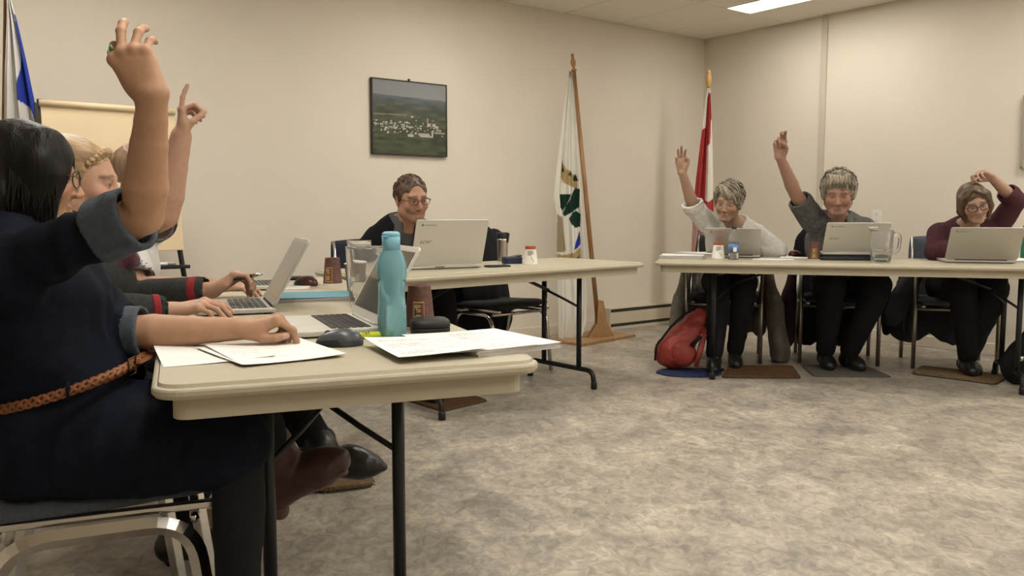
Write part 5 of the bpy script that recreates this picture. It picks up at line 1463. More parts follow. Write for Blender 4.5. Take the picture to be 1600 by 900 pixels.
nb = B.J['nb']; v.cone(nb + B.fwd * 0.02, nb + np.array([0, 0, 0.12]), 0.070, 0.080, 0.01, True); v.cone(nb + B.fwd * 0.13 - np.array([0, 0, 0.10]), nb + B.fwd * 0.05, 0.012, 0.055, 0.01, True)
for p, d, r in ends: hollow(v, p, d, r - 0.006)
cloth(root, 'sweater', v, 0.0085, M_BKNIT, 0.005, 10, 3)
M_GSHIRT = mat('grey_shirt', (0.075, 0.077, 0.082), 0.85, bump=0.2, bscale=250)
v = Vol(); B.torso(v, 0.005); v.cone(nb + np.array([0, 0, 0.0]), nb + np.array([0, 0, 0.12]) + B.fwd * 0.03, 0.055, 0.07, 0.01, True); v.cone(nb + B.fwd * 0.12 - np.array([0, 0, 0.06]), nb + B.fwd * 0.06 + np.array([0, 0, 0.02]), 0.005, 0.032, 0.01, True)
v.cut(B.J['wa'], (0, 0, -1), 0.4); cloth(root, 'shirt', v, 0.008, M_GSHIRT, 0.002, 12, 5)
collar(root, M_GSHIRT, nb + np.array([0, 0, 0.012]) + B.fwd * 0.005, np.array([math.cos(R(-60)), math.sin(R(-60)), 0]), 0.074, 0.050, 0.100, 26, lift=0.016)
v = Vol(); B.torso(v, 0.006)
for q in 'LR': B.leg(v, q, 0.014, 0.0, 1.95)
v.cut(B.J['wa'] - np.array([0, 0, 0.03]), (0, 0, 1), 0.5); cloth(root, 'trousers', v, 0.011, M_BLACKC, 0.004, 12, 9)
for q in 'LR':
    v = Vol(); B.foot(v, q, 0.010); cloth(root, 'shoe', v, 0.006, M_LEATHER, 0, 25, 3)

# ------------------------------------------------------------------ 5: woman in the white blouse
root = person('woman with short grey hair in a white blouse raising her hand beside the red flag', (1.51, 5.95, 0.0))
SK5 = (0.36, 0.225, 0.155)
hd = Head((1.421, 5.58, 1.103), -116, -13, -7, 1.03)
B = Body(-105, dict(nb=(1.504, 5.72, 0.9367), ch=(1.515, 5.80, 0.83), wa=(1.52, 5.90, 0.68), pe=(1.52, 5.96, 0.555),
    shR=(1.376, 5.76, 0.9142), shL=(1.661, 5.78, 0.8833), elR=(1.208, 5.66, 1.074), wrR=(1.115, 5.58, 1.29), elL=(1.80, 5.72, 0.775), wrL=(1.66, 5.76, 0.79),
    hiR=(1.44, 5.93, 0.55), hiL=(1.61, 5.89, 0.55), knR=(1.36, 5.52, 0.57), knL=(1.52, 5.48, 0.57), anR=(1.32, 5.45, 0.10), toR=(1.28, 5.31, 0.035), anL=(1.50, 5.62, 0.10), toL=(1.47, 5.48, 0.035)))
body = Vol(); B.all(body, hd); head_prims(body, hd, lid=0.0022)
hand(body, B.J['wrR'], (-0.14, -0.06, 0.98), (0.05, 1.0, 0.05), False, CURL((16, 34, 20), (10, 26, 14), (14, 30, 14), (34, 46, 24)), dict(index=6, middle=1, ring=-4, pinky=-10),
     ((0.016, 0.020, -0.006), (0.038, 0.048, -0.014), (0.046, 0.074, -0.022), (0.036, 0.094, -0.032)), 0.98)
hand(body, B.J['wrL'], (-0.26, -0.96, 0), (0, 0, 1), True, RELAX, None, THUMB, 0.98)
wr = B.J['wrR']
V, F = fine(body, 0.0095, [(hd.c - 0.16, hd.c + 0.16, 0.0036), (*box_around([wr, wr + np.array([-0.03, -0.02, 0.18])], 0.07), 0.0034)])
c = face_col(V, hd, SK5, brow=(0.12, 0.09, 0.07)); obj('body', V, F, skin_mat('weathered'), root, True, True, col=c); eyes(root, hd, (0, -20))
v = Vol(); hd.ell(v, (0, -0.018, 0.036), (0.080, 0.101, 0.091), 0.02)
hd.ell(v, (0, -0.055, -0.015), (0.074, 0.050, 0.05), 0.03)
for s in (-1, 1): hd.cone(v, (s * 0.078, 0.012, 0.04), (s * 0.076, 0.010, -0.035), 0.018, 0.010, 0.02)
hd.ell(v, (0.010, 0.108, -0.035), (0.068, 0.064, 0.088), 0.008, True)
for k in range(13):     # side-swept fringe
    a = k / 12; hd.cone(v, (0.045 - 0.03 * a, 0.058 + 0.012 * a, 0.098 - 0.006 * a), (0.02 - 0.095 * a, 0.092 - 0.055 * a * a, 0.070 - 0.050 * a), 0.009, 0.004, 0.004)
H5 = hair_mat('silver', (0.235, 0.205, 0.155), 0.5, (160, 160, 30)); hairmesh(root, v, 0.0038, hd, H5, 0.002, 60, 6, (1, 0.6, 0.4))
part = lambda p: (-1.0 if p.x < 0.035 else 0.9, 0.5 if p.y > 0.0 else -0.6, -0.7 if p.z < 0.09 else -0.15)
strands(root, hd, 420, 4, part, (0.25, 0.215, 0.165), lambda p: p.z > -0.055 and not (p.y > 0.055 and p.z < (0.075 if p.x > -0.02 else 0.05)), (0.086, 0.107, 0.097), (0.04, 0.085), 0.0040, lift=0.014)
fringe(root, hd, 60, 5, lambda a, r: ((0.052 - 0.03 * a + r.uniform(-.012, .012), 0.050 + r.uniform(-.02, .012), 0.112), (0.035 - 0.07 * a, 0.108 - 0.02 * a, 0.104 - 0.02 * a), (0.030 - 0.112 * a + r.uniform(-.01, .01), 0.103 - 0.060 * a * a, 0.066 - 0.075 * a + r.uniform(-.014, .008))), (0.26, 0.225, 0.17))
M_BLOUSE = mat('white_blouse', (0.60, 0.58, 0.54), 0.9, var=0.12, vscale=60, bump=0.4, bscale=140)
v = Vol(); g = 0.012; B.torso(v, g); v.ell(B.J['ch'] + B.fwd * 0.08 - np.array([0, 0, 0.01]), (0.065, 0.11, 0.07), np.stack([B.fwd, B.right, [0, 0, 1]], 1), 0.05)
p1 = B.arm(v, 'R', g + 0.012, 0.0, 1.06); p2 = B.arm(v, 'L', g + 0.010, 0.0, 1.9)
nb = B.J['nb']; v.cone(nb, nb + np.array([0, 0, 0.12]) + B.fwd * 0.02, 0.062, 0.080, 0.01, True); v.cone(nb + B.fwd * 0.15 - np.array([0, 0, 0.13]), nb + B.fwd * 0.055 + np.array([0, 0, 0.01]), 0.010, 0.052, 0.01, True)
for p, d, r in (p1, p2): hollow(v, p, d, r - 0.009)
cloth(root, 'blouse', v, 0.007, M_BLOUSE, 0.007, 16, 3, (1, 1, 0.5))
v = Vol(); p0, d0, r0 = B.arm(v, 'R', g + 0.020, 0.98, 1.10); v.cut(p0, d0, 0.1); hollow(v, p0, d0, r0 - 0.014, 0.05); cloth(root, 'cuff', v, 0.004, M_BLOUSE, 0.005, 40, 5)
collar(root, M_BLOUSE, nb + np.array([0, 0, 0.004]), B.fwd, 0.068, 0.022, 0.05, 40)
v = Vol(); B.torso(v, 0.006)
for q in 'LR': B.leg(v, q, 0.018, 0.0, 1.95)
v.cut(B.J['wa'] - np.array([0, 0, 0.06]), (0, 0, 1), 0.5); cloth(root, 'trousers', v, 0.010, M_BLACKC, 0.004, 12, 9)
for q in 'LR':
    v = Vol(); B.foot(v, q, 0.008); cloth(root, 'shoe', v, 0.006, M_LEATHER, 0)

# ------------------------------------------------------------------ 6: grey-haired man
root = person('man with thick grey hair in a grey short-sleeved shirt raising his fist', (2.28, 5.86, 0.0))
SK6 = (0.34, 0.195, 0.14)
hd = Head((2.066, 5.38, 1.157), -112, -15, 0, 1.13)
B = Body(-105, dict(nb=(2.118, 5.52, 0.9694), ch=(2.17, 5.64, 0.83), wa=(2.23, 5.78, 0.68), pe=(2.28, 5.86, 0.555),
    shR=(1.97, 5.55, 0.9816), shL=(2.307, 5.55, 0.923), elR=(1.821, 5.46, 1.151), wrR=(1.685, 5.36, 1.376), elL=(2.42, 5.47, 0.785), wrL=(2.22, 5.44, 0.83),
    hiR=(2.20, 5.83, 0.55), hiL=(2.38, 5.79, 0.55), knR=(2.06, 5.42, 0.57), knL=(2.33, 5.34, 0.57), anR=(2.10, 5.60, 0.10), toR=(2.07, 5.44, 0.035), anL=(2.24, 5.56, 0.10), toL=(2.26, 5.41, 0.035)), True)
body = Vol(); B.all(body, hd); head_prims(body, hd, True, round_=0.001, lid=0)
hand(body, B.J['wrR'], (-0.06, -0.10, 0.99), (0.15, 0.98, 0.12), False, CURL((18, 38, 34), (26, 56, 34), (60, 88, 50), (60, 88, 50)), dict(index=-4, middle=-6, ring=-4, pinky=-6),
     ((0.014, 0.020, -0.010), (0.030, 0.048, -0.026), (0.020, 0.070, -0.042), (0.002, 0.082, -0.050)), 1.12)
hand(body, B.J['wrL'], (-0.45, -0.88, -0.1), (0, 0, 1), True, RELAX, None, THUMB, 1.08)
wr = B.J['wrR']
V, F = fine(body, 0.0095, [(hd.c - 0.18, hd.c + 0.18, 0.0038), (*box_around([wr, wr + np.array([-0.02, -0.03, 0.18])], 0.08), 0.0036)])
c = face_col(V, hd, SK6, brow=(0.16, 0.12, 0.09), stubble=0.15, lip=(0.30, 0.155, 0.115)); obj('body', V, F, skin_mat('sunburnt'), root, True, True, col=c); eyes(root, hd, (0, -25))
v = Vol(); hd.ell(v, (0, -0.020, 0.034), (0.084, 0.104, 0.090), 0.02); hd.ell(v, (0, -0.05, -0.02), (0.084, 0.06, 0.06), 0.03)
for s in (-1, 1): hd.ell(v, (s * 0.075, -0.002, 0.0), (0.020, 0.036, 0.045), 0.015)
hd.ell(v, (0, 0.112, -0.034), (0.068, 0.064, 0.096), 0.010, True)
for k in range(11): hd.cone(v, (-0.055 + 0.011 * k, 0.070 - 0.0012 * abs(k - 5) ** 2, 0.092), (-0.062 + 0.0125 * k, 0.090 - 0.0016 * abs(k - 5) ** 2, 0.068 + 0.006 * (k % 3)), 0.0115, 0.005, 0.006)
H6 = hair_mat('ash', (0.27, 0.235, 0.18), 0.5, (150, 150, 30)); hairmesh(root, v, 0.0040, hd, H6, 0.002, 55, 8, (1, 0.7, 0.4))
part = lambda p: (p.x * 9 + 0.35 * math.sin(p.z * 120), 0.7 if p.y > 0.0 else -0.5, -0.9 if p.z < 0.09 else -0.1)
strands(root, hd, 460, 6, part, (0.27, 0.235, 0.18), lambda p: p.z > -0.05 and not (p.y > 0.050 and p.z < 0.078), (0.089, 0.109, 0.097), (0.035, 0.075), 0.0040, lift=0.013)
fringe(root, hd, 70, 7, lambda a, r: ((-0.055 + 0.11 * a + r.uniform(-.012, .012), 0.045 + r.uniform(-.02, .012), 0.114), (-0.062 + 0.124 * a, 0.100 - 0.05 * (2 * a - 1) ** 2, 0.106), (-0.082 + 0.164 * a + r.uniform(-.012, .012), 0.102 - 0.055 * (2 * a - 1) ** 2, 0.064 - 0.035 * (2 * a - 1) ** 2 + r.uniform(-.012, .012))), (0.29, 0.25, 0.19), 0.0042)
M_GPOLO = mat('grey_marl', (0.095, 0.093, 0.088), 0.9, var=0.4, vscale=45, bump=0.3, bscale=250)
v = Vol(); g = 0.014; B.torso(v, g, wide=1.05)
ends = [B.arm(v, 'R', g + 0.014, 0.0, 0.80), B.arm(v, 'L', g + 0.012, 0.0, 0.85)]
nb = B.J['nb']; v.cone(nb, nb + np.array([0, 0, 0.12]) + B.fwd * 0.02, 0.068, 0.085, 0.01, True); v.cone(nb + B.fwd * 0.14 - np.array([0, 0, 0.10]), nb + B.fwd * 0.06, 0.008, 0.045, 0.01, True)
for p, d, r in ends: hollow(v, p, d, r - 0.010, 0.04)
cloth(root, 'shirt', v, 0.0075, M_GPOLO, 0.006, 11, 6)
collar(root, M_GPOLO, nb + np.array([0, 0, 0.006]), B.fwd, 0.082, 0.050, 0.100, 30, lift=0.012)
v = Vol(); B.torso(v, 0.006)
for q in 'LR': B.leg(v, q, 0.020, 0.0, 1.95)
v.cut(B.J['wa'] - np.array([0, 0, 0.05]), (0, 0, 1), 0.5); cloth(root, 'trousers', v, 0.010, M_BLACKC, 0.004, 12, 9)
for q in 'LR':
    v = Vol(); B.foot(v, q, 0.012); cloth(root, 'shoe', v, 0.006, M_LEATHER, 0)

# ------------------------------------------------------------------ 7: woman in the maroon cardigan
root = person('woman with a brown bob and glasses in a maroon cardigan, arm raised over her head', (2.97, 5.66, 0.0))
SK7 = (0.39, 0.24, 0.175)
hd = Head((2.837, 5.22, 1.091), -101, -16, 13, 0.98)
B = Body(-105, dict(nb=(2.87, 5.34, 0.9194), ch=(2.90, 5.45, 0.82), wa=(2.94, 5.57, 0.68), pe=(2.97, 5.66, 0.555),
    shR=(2.718, 5.38, 0.8941), shL=(3.086, 5.4, 0.9262), elL=(3.132, 5.28, 1.103), wrL=(2.939, 5.22, 1.247), elR=(2.64, 5.28, 0.785), wrR=(2.80, 5.17, 0.83),
    hiR=(2.89, 5.63, 0.55), hiL=(3.06, 5.59, 0.55), knR=(2.80, 5.22, 0.57), knL=(2.98, 5.18, 0.57), anR=(2.92, 5.16, 0.22), toR=(2.98, 5.05, 0.13), anL=(2.93, 5.38, 0.10), toL=(2.92, 5.24, 0.035)))
B.J['anR'] = np.array((2.909, 5.33, 0.1042)); B.J['toR'] = np.array((2.874, 5.2, 0.0422))
B.J['knR'] = np.array((2.80, 5.22, 0.575))
body = Vol(); B.all(body, hd); head_prims(body, hd, round_=0.004, lid=0.0022)
hand(body, B.J['wrL'], (-0.94, -0.10, 0.30), (0.22, 0.55, 0.80), True, CURL((40, 52, 30), (46, 58, 30), (50, 60, 30), (54, 60, 30)), None,
     ((0.014, 0.020, -0.008), (0.028, 0.048, -0.024), (0.020, 0.072, -0.040), (0.008, 0.090, -0.050)), 0.98)
hand(body, np.array((2.836, 5.12, 0.7966)), (0.75, -0.4, 0.25), (-0.2, -0.3, 0.93), False, CURL((45, 55, 25),) if False else CURL((35, 45, 20), (40, 50, 20), (45, 50, 20), (45, 50, 20)), None, THUMB, 0.98)
body.cone(B.J['wrR'], (2.836, 5.12, 0.7966), 0.027, 0.024, 0.01)
wl = B.J['wrL']
V, F = fine(body, 0.0095, [(hd.c - 0.16, hd.c + 0.16, 0.0036), (*box_around([wl, wl + np.array([-0.16, 0, 0.03])], 0.07), 0.0034)])
c = face_col(V, hd, SK7, brow=(0.07, 0.045, 0.035)); obj('body', V, F, skin_mat('fair3'), root, True, True, col=c); eyes(root, hd, (0, -20))
glasses(root, hd, mat('glasses_dark', (0.02, 0.015, 0.015), 0.3), 0.026, 0.019, 0.0022)
v = Vol(); hd.ell(v, (0, -0.020, 0.036), (0.086, 0.104, 0.092), 0.02); hd.ell(v, (0, -0.055, -0.045), (0.086, 0.058, 0.085), 0.04)
for s in (-1, 1):
    hd.cone(v, (s * 0.074, 0.030, 0.050), (s * 0.082, 0.026, -0.030), 0.022, 0.022, 0.03); hd.cone(v, (s * 0.082, 0.026, -0.030), (s * 0.064, 0.040, -0.100), 0.022, 0.012, 0.02)
hd.ell(v, (0, 0.112, -0.035), (0.063, 0.066, 0.100), 0.010, True)
for k in range(8): hd.cone(v, (0.020 + 0.004 * k, 0.062 - 0.003 * k, 0.104 - 0.003 * k), (0.060 + 0.003 * k, 0.070 - 0.008 * k, 0.060 - 0.012 * k), 0.010, 0.010, 0.008); hd.cone(v, (0.012 - 0.006 * k, 0.062 - 0.002 * k, 0.104 - 0.002 * k), (-0.050 - 0.004 * k, 0.072 - 0.006 * k, 0.066 - 0.010 * k), 0.010, 0.010, 0.008)
H7 = hair_mat('chestnut', (0.085, 0.050, 0.026), 0.38, (220, 220, 14)); hairmesh(root, v, 0.0040, hd, H7, 0.0025, 45, 9, (1, 1, 0.12))
M_MAR = mat('maroon_knit', (0.060, 0.016, 0.022), 0.95, var=0.2, vscale=90, bump=0.4, bscale=250)
v = Vol(); g = 0.013; B.torso(v, g); v.ell(B.J['ch'] + B.fwd * 0.075, (0.065, 0.12, 0.07), np.stack([B.fwd, B.right, [0, 0, 1]], 1), 0.05)
ends = [B.arm(v, 'L', g + 0.008, 0.0, 1.40), B.arm(v, 'R', g + 0.008, 0.0, 1.8)]
nb = B.J['nb']; v.cone(nb, nb + np.array([0, 0, 0.12]) + B.fwd * 0.02, 0.062, 0.080, 0.01, True); v.cone(nb + B.fwd * 0.15 - np.array([0, 0, 0.15]), nb + B.fwd * 0.055, 0.03, 0.052, 0.01, True)
for p, d, r in ends: hollow(v, p, d, r - 0.008)
cloth(root, 'cardigan', v, 0.0075, M_MAR, 0.005, 12, 2)
v = Vol(); B.torso(v, 0.004); v.cone(nb, nb + np.array([0, 0, 0.12]) + B.fwd * 0.03, 0.056, 0.07, 0.01, True); v.cut(B.J['wa'], (0, 0, -1), 0.4)
cloth(root, 'top', v, 0.009, M_BLACKC, 0.002)
v = Vol(); B.torso(v, 0.006)
for q in 'LR': B.leg(v, q, 0.022, 0.0, 1.95)
v.cut(B.J['wa'] - np.array([0, 0, 0.05]), (0, 0, 1), 0.5); cloth(root, 'trousers', v, 0.010, M_BLACKC, 0.004, 12, 9)
for q in 'LR':
    v = Vol(); B.foot(v, q, 0.010); cloth(root, 'shoe', v, 0.006, M_LEATHER, 0)

# ================================================================== flags, easel, picture
def point_in(poly, X, Y):
    ins = np.zeros(X.shape, bool); n = len(poly); j = n - 1
    for i in range(n):
        xi, yi = poly[i]; xj, yj = poly[j]
        c = ((yi > Y) != (yj > Y)) & (X < (xj - xi) * (Y - yi) / (yj - yi + 1e-9) + xi)
        ins ^= c; j = i
    return ins
def flag_cloth(root, edges, org, unit, lat, design, base, folds=3.0, depth=0.03, nx=70, ny=190, seed=1, name='flag_cloth', tight=0.35):
    """edges: rows (drop, left, right) in design units; org = world point of design (0,0)"""
    lat = nrm(lat); nor = np.cross(lat, [0, 0, 1]); E = np.array(edges, float)
    y = np.linspace(E[0, 0], E[-1, 0], ny); l = np.interp(y, E[:, 0], E[:, 1]); r = np.interp(y, E[:, 0], E[:, 2])
    sm = lambda a: np.convolve(np.pad(a, 6, 'edge'), np.ones(13) / 13, 'valid')
    l, r = sm(l), sm(r)
    u = np.linspace(0, 1, nx)
    X = l[:, None] + (r - l)[:, None] * u[None, :]; Yd = np.repeat(y[:, None], nx, 1)
    tt = (y - y[0]) / (y[-1] - y[0])
    ph = u[None, :] * folds * 2 * math.pi + 0.5 * np.sin(tt * 5 + seed)[:, None]
    dep = depth * np.sin(ph) * (0.25 + 0.75 * np.minimum(1, tt * 3))[:, None] + 0.3 * depth * np.sin(2.3 * ph + 1 + 3 * tt[:, None])
    P = np.array(org)[None, None, :] + lat[None, None, :] * (X * unit)[:, :, None] + nor[None, None, :] * dep[:, :, None]
    P = P + np.array([0, 0, -1.0])[None, None, :] * (Yd * unit)[:, :, None]
    col = np.tile(np.array(base, dtype=np.float32), (ny, nx, 1))
    for poly, c in design: col[point_in(poly, X, Yd)] = c
    V = P.reshape(-1, 3); i = np.arange(ny - 1)[:, None] * nx + np.arange(nx - 1)[None, :]
    F = np.stack([i, i + 1, i + nx + 1, i + nx], -1).reshape(-1, 4)
    o = obj(name, V, F, mat('flag_fabric', attr=True, rough=0.8, bump=0.15, bscale=400, spec=0.2), root, True, True, col=col.reshape(-1, 3))
    sd = o.modifiers.new('th', 'SOLIDIFY'); sd.thickness = 0.0012
    return o
M_OAK = mat('oak_varnish', (0.30, 0.155, 0.058), 0.4, var=0.35, vscale=9, stretch=(6, 6, 0.6), bump=0.1, bscale=60)
M_PLY = mat('plywood', (0.36, 0.21, 0.095), 0.5, var=0.25, vscale=6, stretch=(1, 6, 1))
WHITE = (0.72, 0.69, 0.62); RED = (0.38, 0.040, 0.042); BLUE = (0.018, 0.04, 0.27); TAN = (0.40, 0.29, 0.13); GREEN = (0.010, 0.035, 0.022)
# ---- flag with the village crest, by the wall
t = thing('flag', 'white flag with a green and tan crest on a leaning wooden pole', 'flag', (0.65, 6.83, 0.0), 0, 'flags on wooden poles')
top = np.array((0.4846, 6.72, 2.125)); foot = np.array((0.6965, 6.8, 0.0565))
foot[2] = 0.03; foot[0] += 0.012
b = MB(); b.tube([foot, lerp(foot, top, .5), top], [0.019, 0.0185, 0.0145], 10); pl = b.build('pole', M_OAK, t, True, True)
d = nrm(top - foot); fr = Vector(d).to_track_quat('Z', 'Y').to_matrix().to_4x4(); fr.translation = Vector(top)
b = MB(); b.lathe([(0.0145, 0), (0.022, 0.006), (0.022, 0.014), (0.012, 0.022), (0.010, 0.03), (0.020, 0.055), (0.021, 0.075), (0.012, 0.105), (0.010, 0.112), (0.013, 0.122), (0.010, 0.135), (0, 0.14)], 14, M=fr); b.build('finial', M_OAK, t, True, True)
b = MB(); b.tube([top + np.array([-0.02, -0.015, -0.01]), top + np.array([-0.035, -0.015, 0.0]), top + np.array([-0.03, -0.015, -0.03])], 0.007, 6); b.build('tie', M_OAK, t, True, True)
ed = [(0, -2, 4), (50, -9, 8), (120, -17, 13), (190, -25, 18), (212, -20, 20), (280, -19, 25), (340, -17, 28), (385, -15, 28), (410, -16, 21), (432, -10, 6)]
dz = [([(-12, 132), (-8, 140), (-4, 148), (2, 150), (6, 155), (12, 157), (13, 176), (2, 174), (-8, 168), (-13, 160)], TAN), ([(-12, 136), (-7, 151), (-12, 152)], GREEN),
      ([(-3, 157), (1, 150), (4, 158)], GREEN), ([(6, 160), (10, 154), (14, 166), (7, 166)], GREEN),
      ([(-15, 185), (3, 185), (-5, 205), (-10, 212), (-15, 206)], GREEN), ([(2, 190), (10, 175), (16, 178), (16, 206), (-6, 220), (-10, 216)], GREEN),
      ([(4, 214), (12, 211), (18, 216), (18, 236), (10, 238), (3, 232), (0, 224)], GREEN),
      ([(-19, 216), (-11, 222), (-4, 274), (-19, 276)], (0.30, 0.24, 0.15)), ([(7, 272), (10, 262), (18, 242), (19, 264), (13, 270)], BLUE),
      ([(-20, 278), (-5, 280), (8, 276), (19, 268), (22, 300), (-20, 300)], TAN), ([(-20, 284), (-14, 290), (-20, 296)], GREEN), ([(-8, 286), (6, 290), (-4, 292)], GREEN), ([(4, 290), (18, 281), (12, 292), (8, 296)], GREEN)]
flag_cloth(t, ed, top + np.array([-0.030, 0.030, 0.0]), 0.00512, (1, 0.1, 0), dz, WHITE, 2.2, 0.022, 110, 300)
b = MB(); b.box((0.65, 6.83, 0.011), (0.70, 0.37, 0.022), rot=(0, 0, R(46))); b.build('stand_base', M_PLY, t, world=True, bev=0.002)
b = MB(); c_, s_ = math.cos(R(25)), math.sin(R(25))
q = lambda x, z: (foot[0] + x * c_, foot[1] + x * s_, z)
for off in (-0.016, 0.016):
    P = [q(-0.11, 0.022), q(0.13, 0.022), q(0.06, 0.14), q(0.022, 0.32), q(-0.022, 0.32), q(-0.03, 0.14)]
    nn = np.array([-s_, c_, 0]) * off
    V = [tuple(np.array(p) + nn * 0.9) for p in P] + [tuple(np.array(p) + nn * 1.6) for p in P]
    F = [tuple(range(6)), tuple(range(11, 5, -1))] + [(i, 6 + i, 6 + (i + 1) % 6, (i + 1) % 6) for i in range(6)]
    b = MB(); b.add(V, F); b.build('upright', M_PLY, t, world=True)
# ---- red and white flag in the corner
t = thing('flag', 'red and white flag on a pole with a turned finial, behind the woman in white', 'flag', (1.72, 7.42, 0.0), 0, 'flags on wooden poles')
top = np.array((1.696, 7.42, 2.107)); foot = np.array([top[0] - 0.01, 7.44, 0.02])
b = MB(); b.tube([foot, top], 0.014, 10); b.build('pole', M_OAK, t, True, True)
b = MB(); b.lathe([(0.013, 0), (0.017, 0.01), (0.024, 0.04), (0.026, 0.07), (0.020, 0.10), (0.016, 0.112), (0.019, 0.118), (0.019, 0.126), (0.013, 0.14), (0, 0.152)], 16, tuple(top)); b.build('finial', mat('turned_pine', (0.50, 0.29, 0.10), 0.35), t, True, True)
ed = [(2, -2, 2), (30, -6, 4), (64, -9, 6), (104, -13, 8), (144, -17, 10), (190, -20, 11), (260, -22, 12), (330, -23, 14), (400, -22, 12)]
dz = [([(-40, 40), (-3, 60), (-6, 30), (0, 10), (30, 10), (30, 46), (4, 50), (3, 86), (-1, 90), (-3, 210), (-40, 210)], RED), ([(-4, 172), (2, 176), (14, 168), (20, 240), (-4, 240)], RED),
      ([(-40, 210), (-2, 210), (-2, 420), (-40, 420)], (0.42, 0.25, 0.22)), ([(-9, 8), (-2, 6), (-4, 62), (-12, 66)], WHITE)]
flag_cloth(t, ed, top + np.array([0, -0.02, 0]), 0.00562, (1, -0.15, 0), dz, WHITE, 2.0, 0.028, 90, 240, 3)
b = MB(); b.lathe([(0, 0), (0.15, 0), (0.15, 0.02), (0.05, 0.035), (0.03, 0.10), (0.0, 0.10)], 24, (foot[0], foot[1], 0)); b.build('stand_base', M_PLY, t, True, True)
# ---- white and blue flag at the left edge
t = thing('flag', 'white flag with a blue field on a wooden pole at the left edge', 'flag', (-2.66, 4.32, 0.0), 0, 'flags on wooden poles')
foot = np.array([-2.66, 4.32, 0.02]); top = np.array((-2.482, 4.28, 2.2))
b = MB(); b.tube([foot, top], 0.0165, 10); b.build('pole', M_OAK, t, True, True)
b = MB(); b.lathe([(0.016, 0), (0.022, 0.01), (0.012, 0.03), (0.02, 0.06), (0.012, 0.1), (0, 0.13)], 14, tuple(top)); b.build('finial', M_OAK, t, True, True)
ed = [(0, -2, 2), (40, 0, 5), (70, -2, 12), (140, -8, 24), (240, -14, 39), (300, -16, 48), (400, -16, 50), (480, -14, 44)]
dz = [([(9, 60), (11, 70), (14, 128), (6, 186), (28, 204), (36, 240), (60, 240), (60, 150)], BLUE), ([(36, 240), (60, 240), (60, 500), (38, 500)], BLUE)]
flag_cloth(t, ed, top + np.array([0.01, -0.03, 0.0]), 0.00325, (1, 0.15, 0), dz, (0.58, 0.56, 0.53), 2.4, 0.016, 90, 200, 5)
b = MB(); b.lathe([(0, 0), (0.16, 0), (0.16, 0.02), (0.05, 0.035), (0.03, 0.10), (0.0, 0.10)], 24, (foot[0], foot[1], 0)); b.build('stand_base', M_PLY, t, True, True)

# ---- flip chart easel
t = thing('flip_chart', 'flip chart easel with a cream paper pad behind the people on the left', 'easel', (-2.02, 4.32, 0.0), R(37.5))
M_PADP = mat('cream_pad', (0.66, 0.535, 0.35), 0.8, var=0.04, vscale=3, spec=0.2)
TI = Matrix.Translation((0, 0, 0.835)) @ Matrix.Rotation(R(-7), 4, 'X')
b = MB(); b.box((0, 0, 0.37), (0.66, 0.014, 0.74), M=TI); b.build('board', M_BLACKM, t, bev=0.003)
b = MB(); b.box((0.012, -0.013, 0.372), (0.632, 0.010, 0.75), M=TI); b.build('paper_pad', M_PADP, t, bev=0.002)
b = MB(); b.tube([TI @ Vector((-0.31, -0.020, 0.735)), TI @ Vector((0.33, -0.020, 0.735))], 0.017, 12); b.build('paper_roll', M_PADP, t, True)
for sx in (-1, 1):
    b = MB(); b.tube([TI @ Vector((sx * 0.30, 0.015, 0.76)), TI @ Vector((sx * 0.315, 0.015, 0.0)), (sx * 0.37, -0.20 + 0.02, 0.0)], 0.014, 8); b.build('leg', M_BLACKM, t, True)
    b = MB(); b.tube([TI @ Vector((sx * 0.11, 0.015, 0.05)), (sx * 0.13, -0.06, 0.45)], 0.013, 8); b.build('inner_leg', M_BLACKM, t, True)
b = MB(); b.tube([(0, 0.10, 1.5), (0, 0.42, 0.0)], 0.014, 8); b.build('rear_leg', M_BLACKM, t, True)
b = MB(); b.box((0, -0.055, 0.748), (0.68, 0.05, 0.018)); b.build('tray', M_BLACKM, t, bev=0.003)
t2 = thing('marker', 'white marker lying on the tray of the flip chart', 'marker', tuple(Matrix.Translation((-2.02, 4.32, 0)) @ Matrix.Rotation(R(37.5), 4, 'Z') @ Vector((0.20, -0.055, 0.766))), R(37.5))
b = MB(); b.tube([(-0.065, 0, 0), (0.03, 0, 0)], 0.0085, 10); b.build('barrel', M_WHITEP, t2, True)
b = MB(); b.tube([(0.03, 0, 0), (0.07, 0, 0)], 0.009, 10); b.build('cap', M_GREYP, t2, True)

# ---- aerial photograph on the wall
pu, pz, pw, ph = 3.253, 1.708, 0.613, 0.516
p = room(pu, 0.006, pz)
t = thing('picture', 'framed aerial photograph of a village with a church on the wall', 'picture', p, ANG + math.pi)
# local +y points into the room here, local x runs along the wall (negative x = right-hand side in the photo)
nx, ny = 200, 170
xs = np.linspace(0, 1, nx); ys = np.linspace(0, 1, ny)            # ys from the bottom
Xg, Yg = np.meshgrid(xs, ys)
P3 = np.stack([Xg.ravel() * 1.2, Yg.ravel(), np.zeros(nx * ny)], 1)
n1 = vnoise(P3 * np.array([1, 3.5, 1]), 7, 3).reshape(ny, nx); n2 = vnoise(P3 * np.array([1, 2, 1]), 26, 4).reshape(ny, nx); n3 = vnoise(P3 * np.array([1, 1.4, 1]), 70, 5).reshape(ny, nx)
hor = 0.80 - 0.02 * Xg
img = np.zeros((ny, nx, 3))
sky = np.array([0.19, 0.20, 0.20])[None, None, :] * (1 + 0.25 * (1 - Yg))[:, :, None]
d = np.clip((hor - Yg) / 0.8, 0, 1)
land = np.array([0.040, 0.050, 0.026])[None, None, :] * (1 + 0.5 * n1 + 0.25 * n2)[:, :, None]
haze = np.array([0.085, 0.105, 0.125])
k = np.exp(-d / 0.11)[:, :, None]; land = land * (1 - k) + haze * (1 + 0.25 * n1[:, :, None]) * k
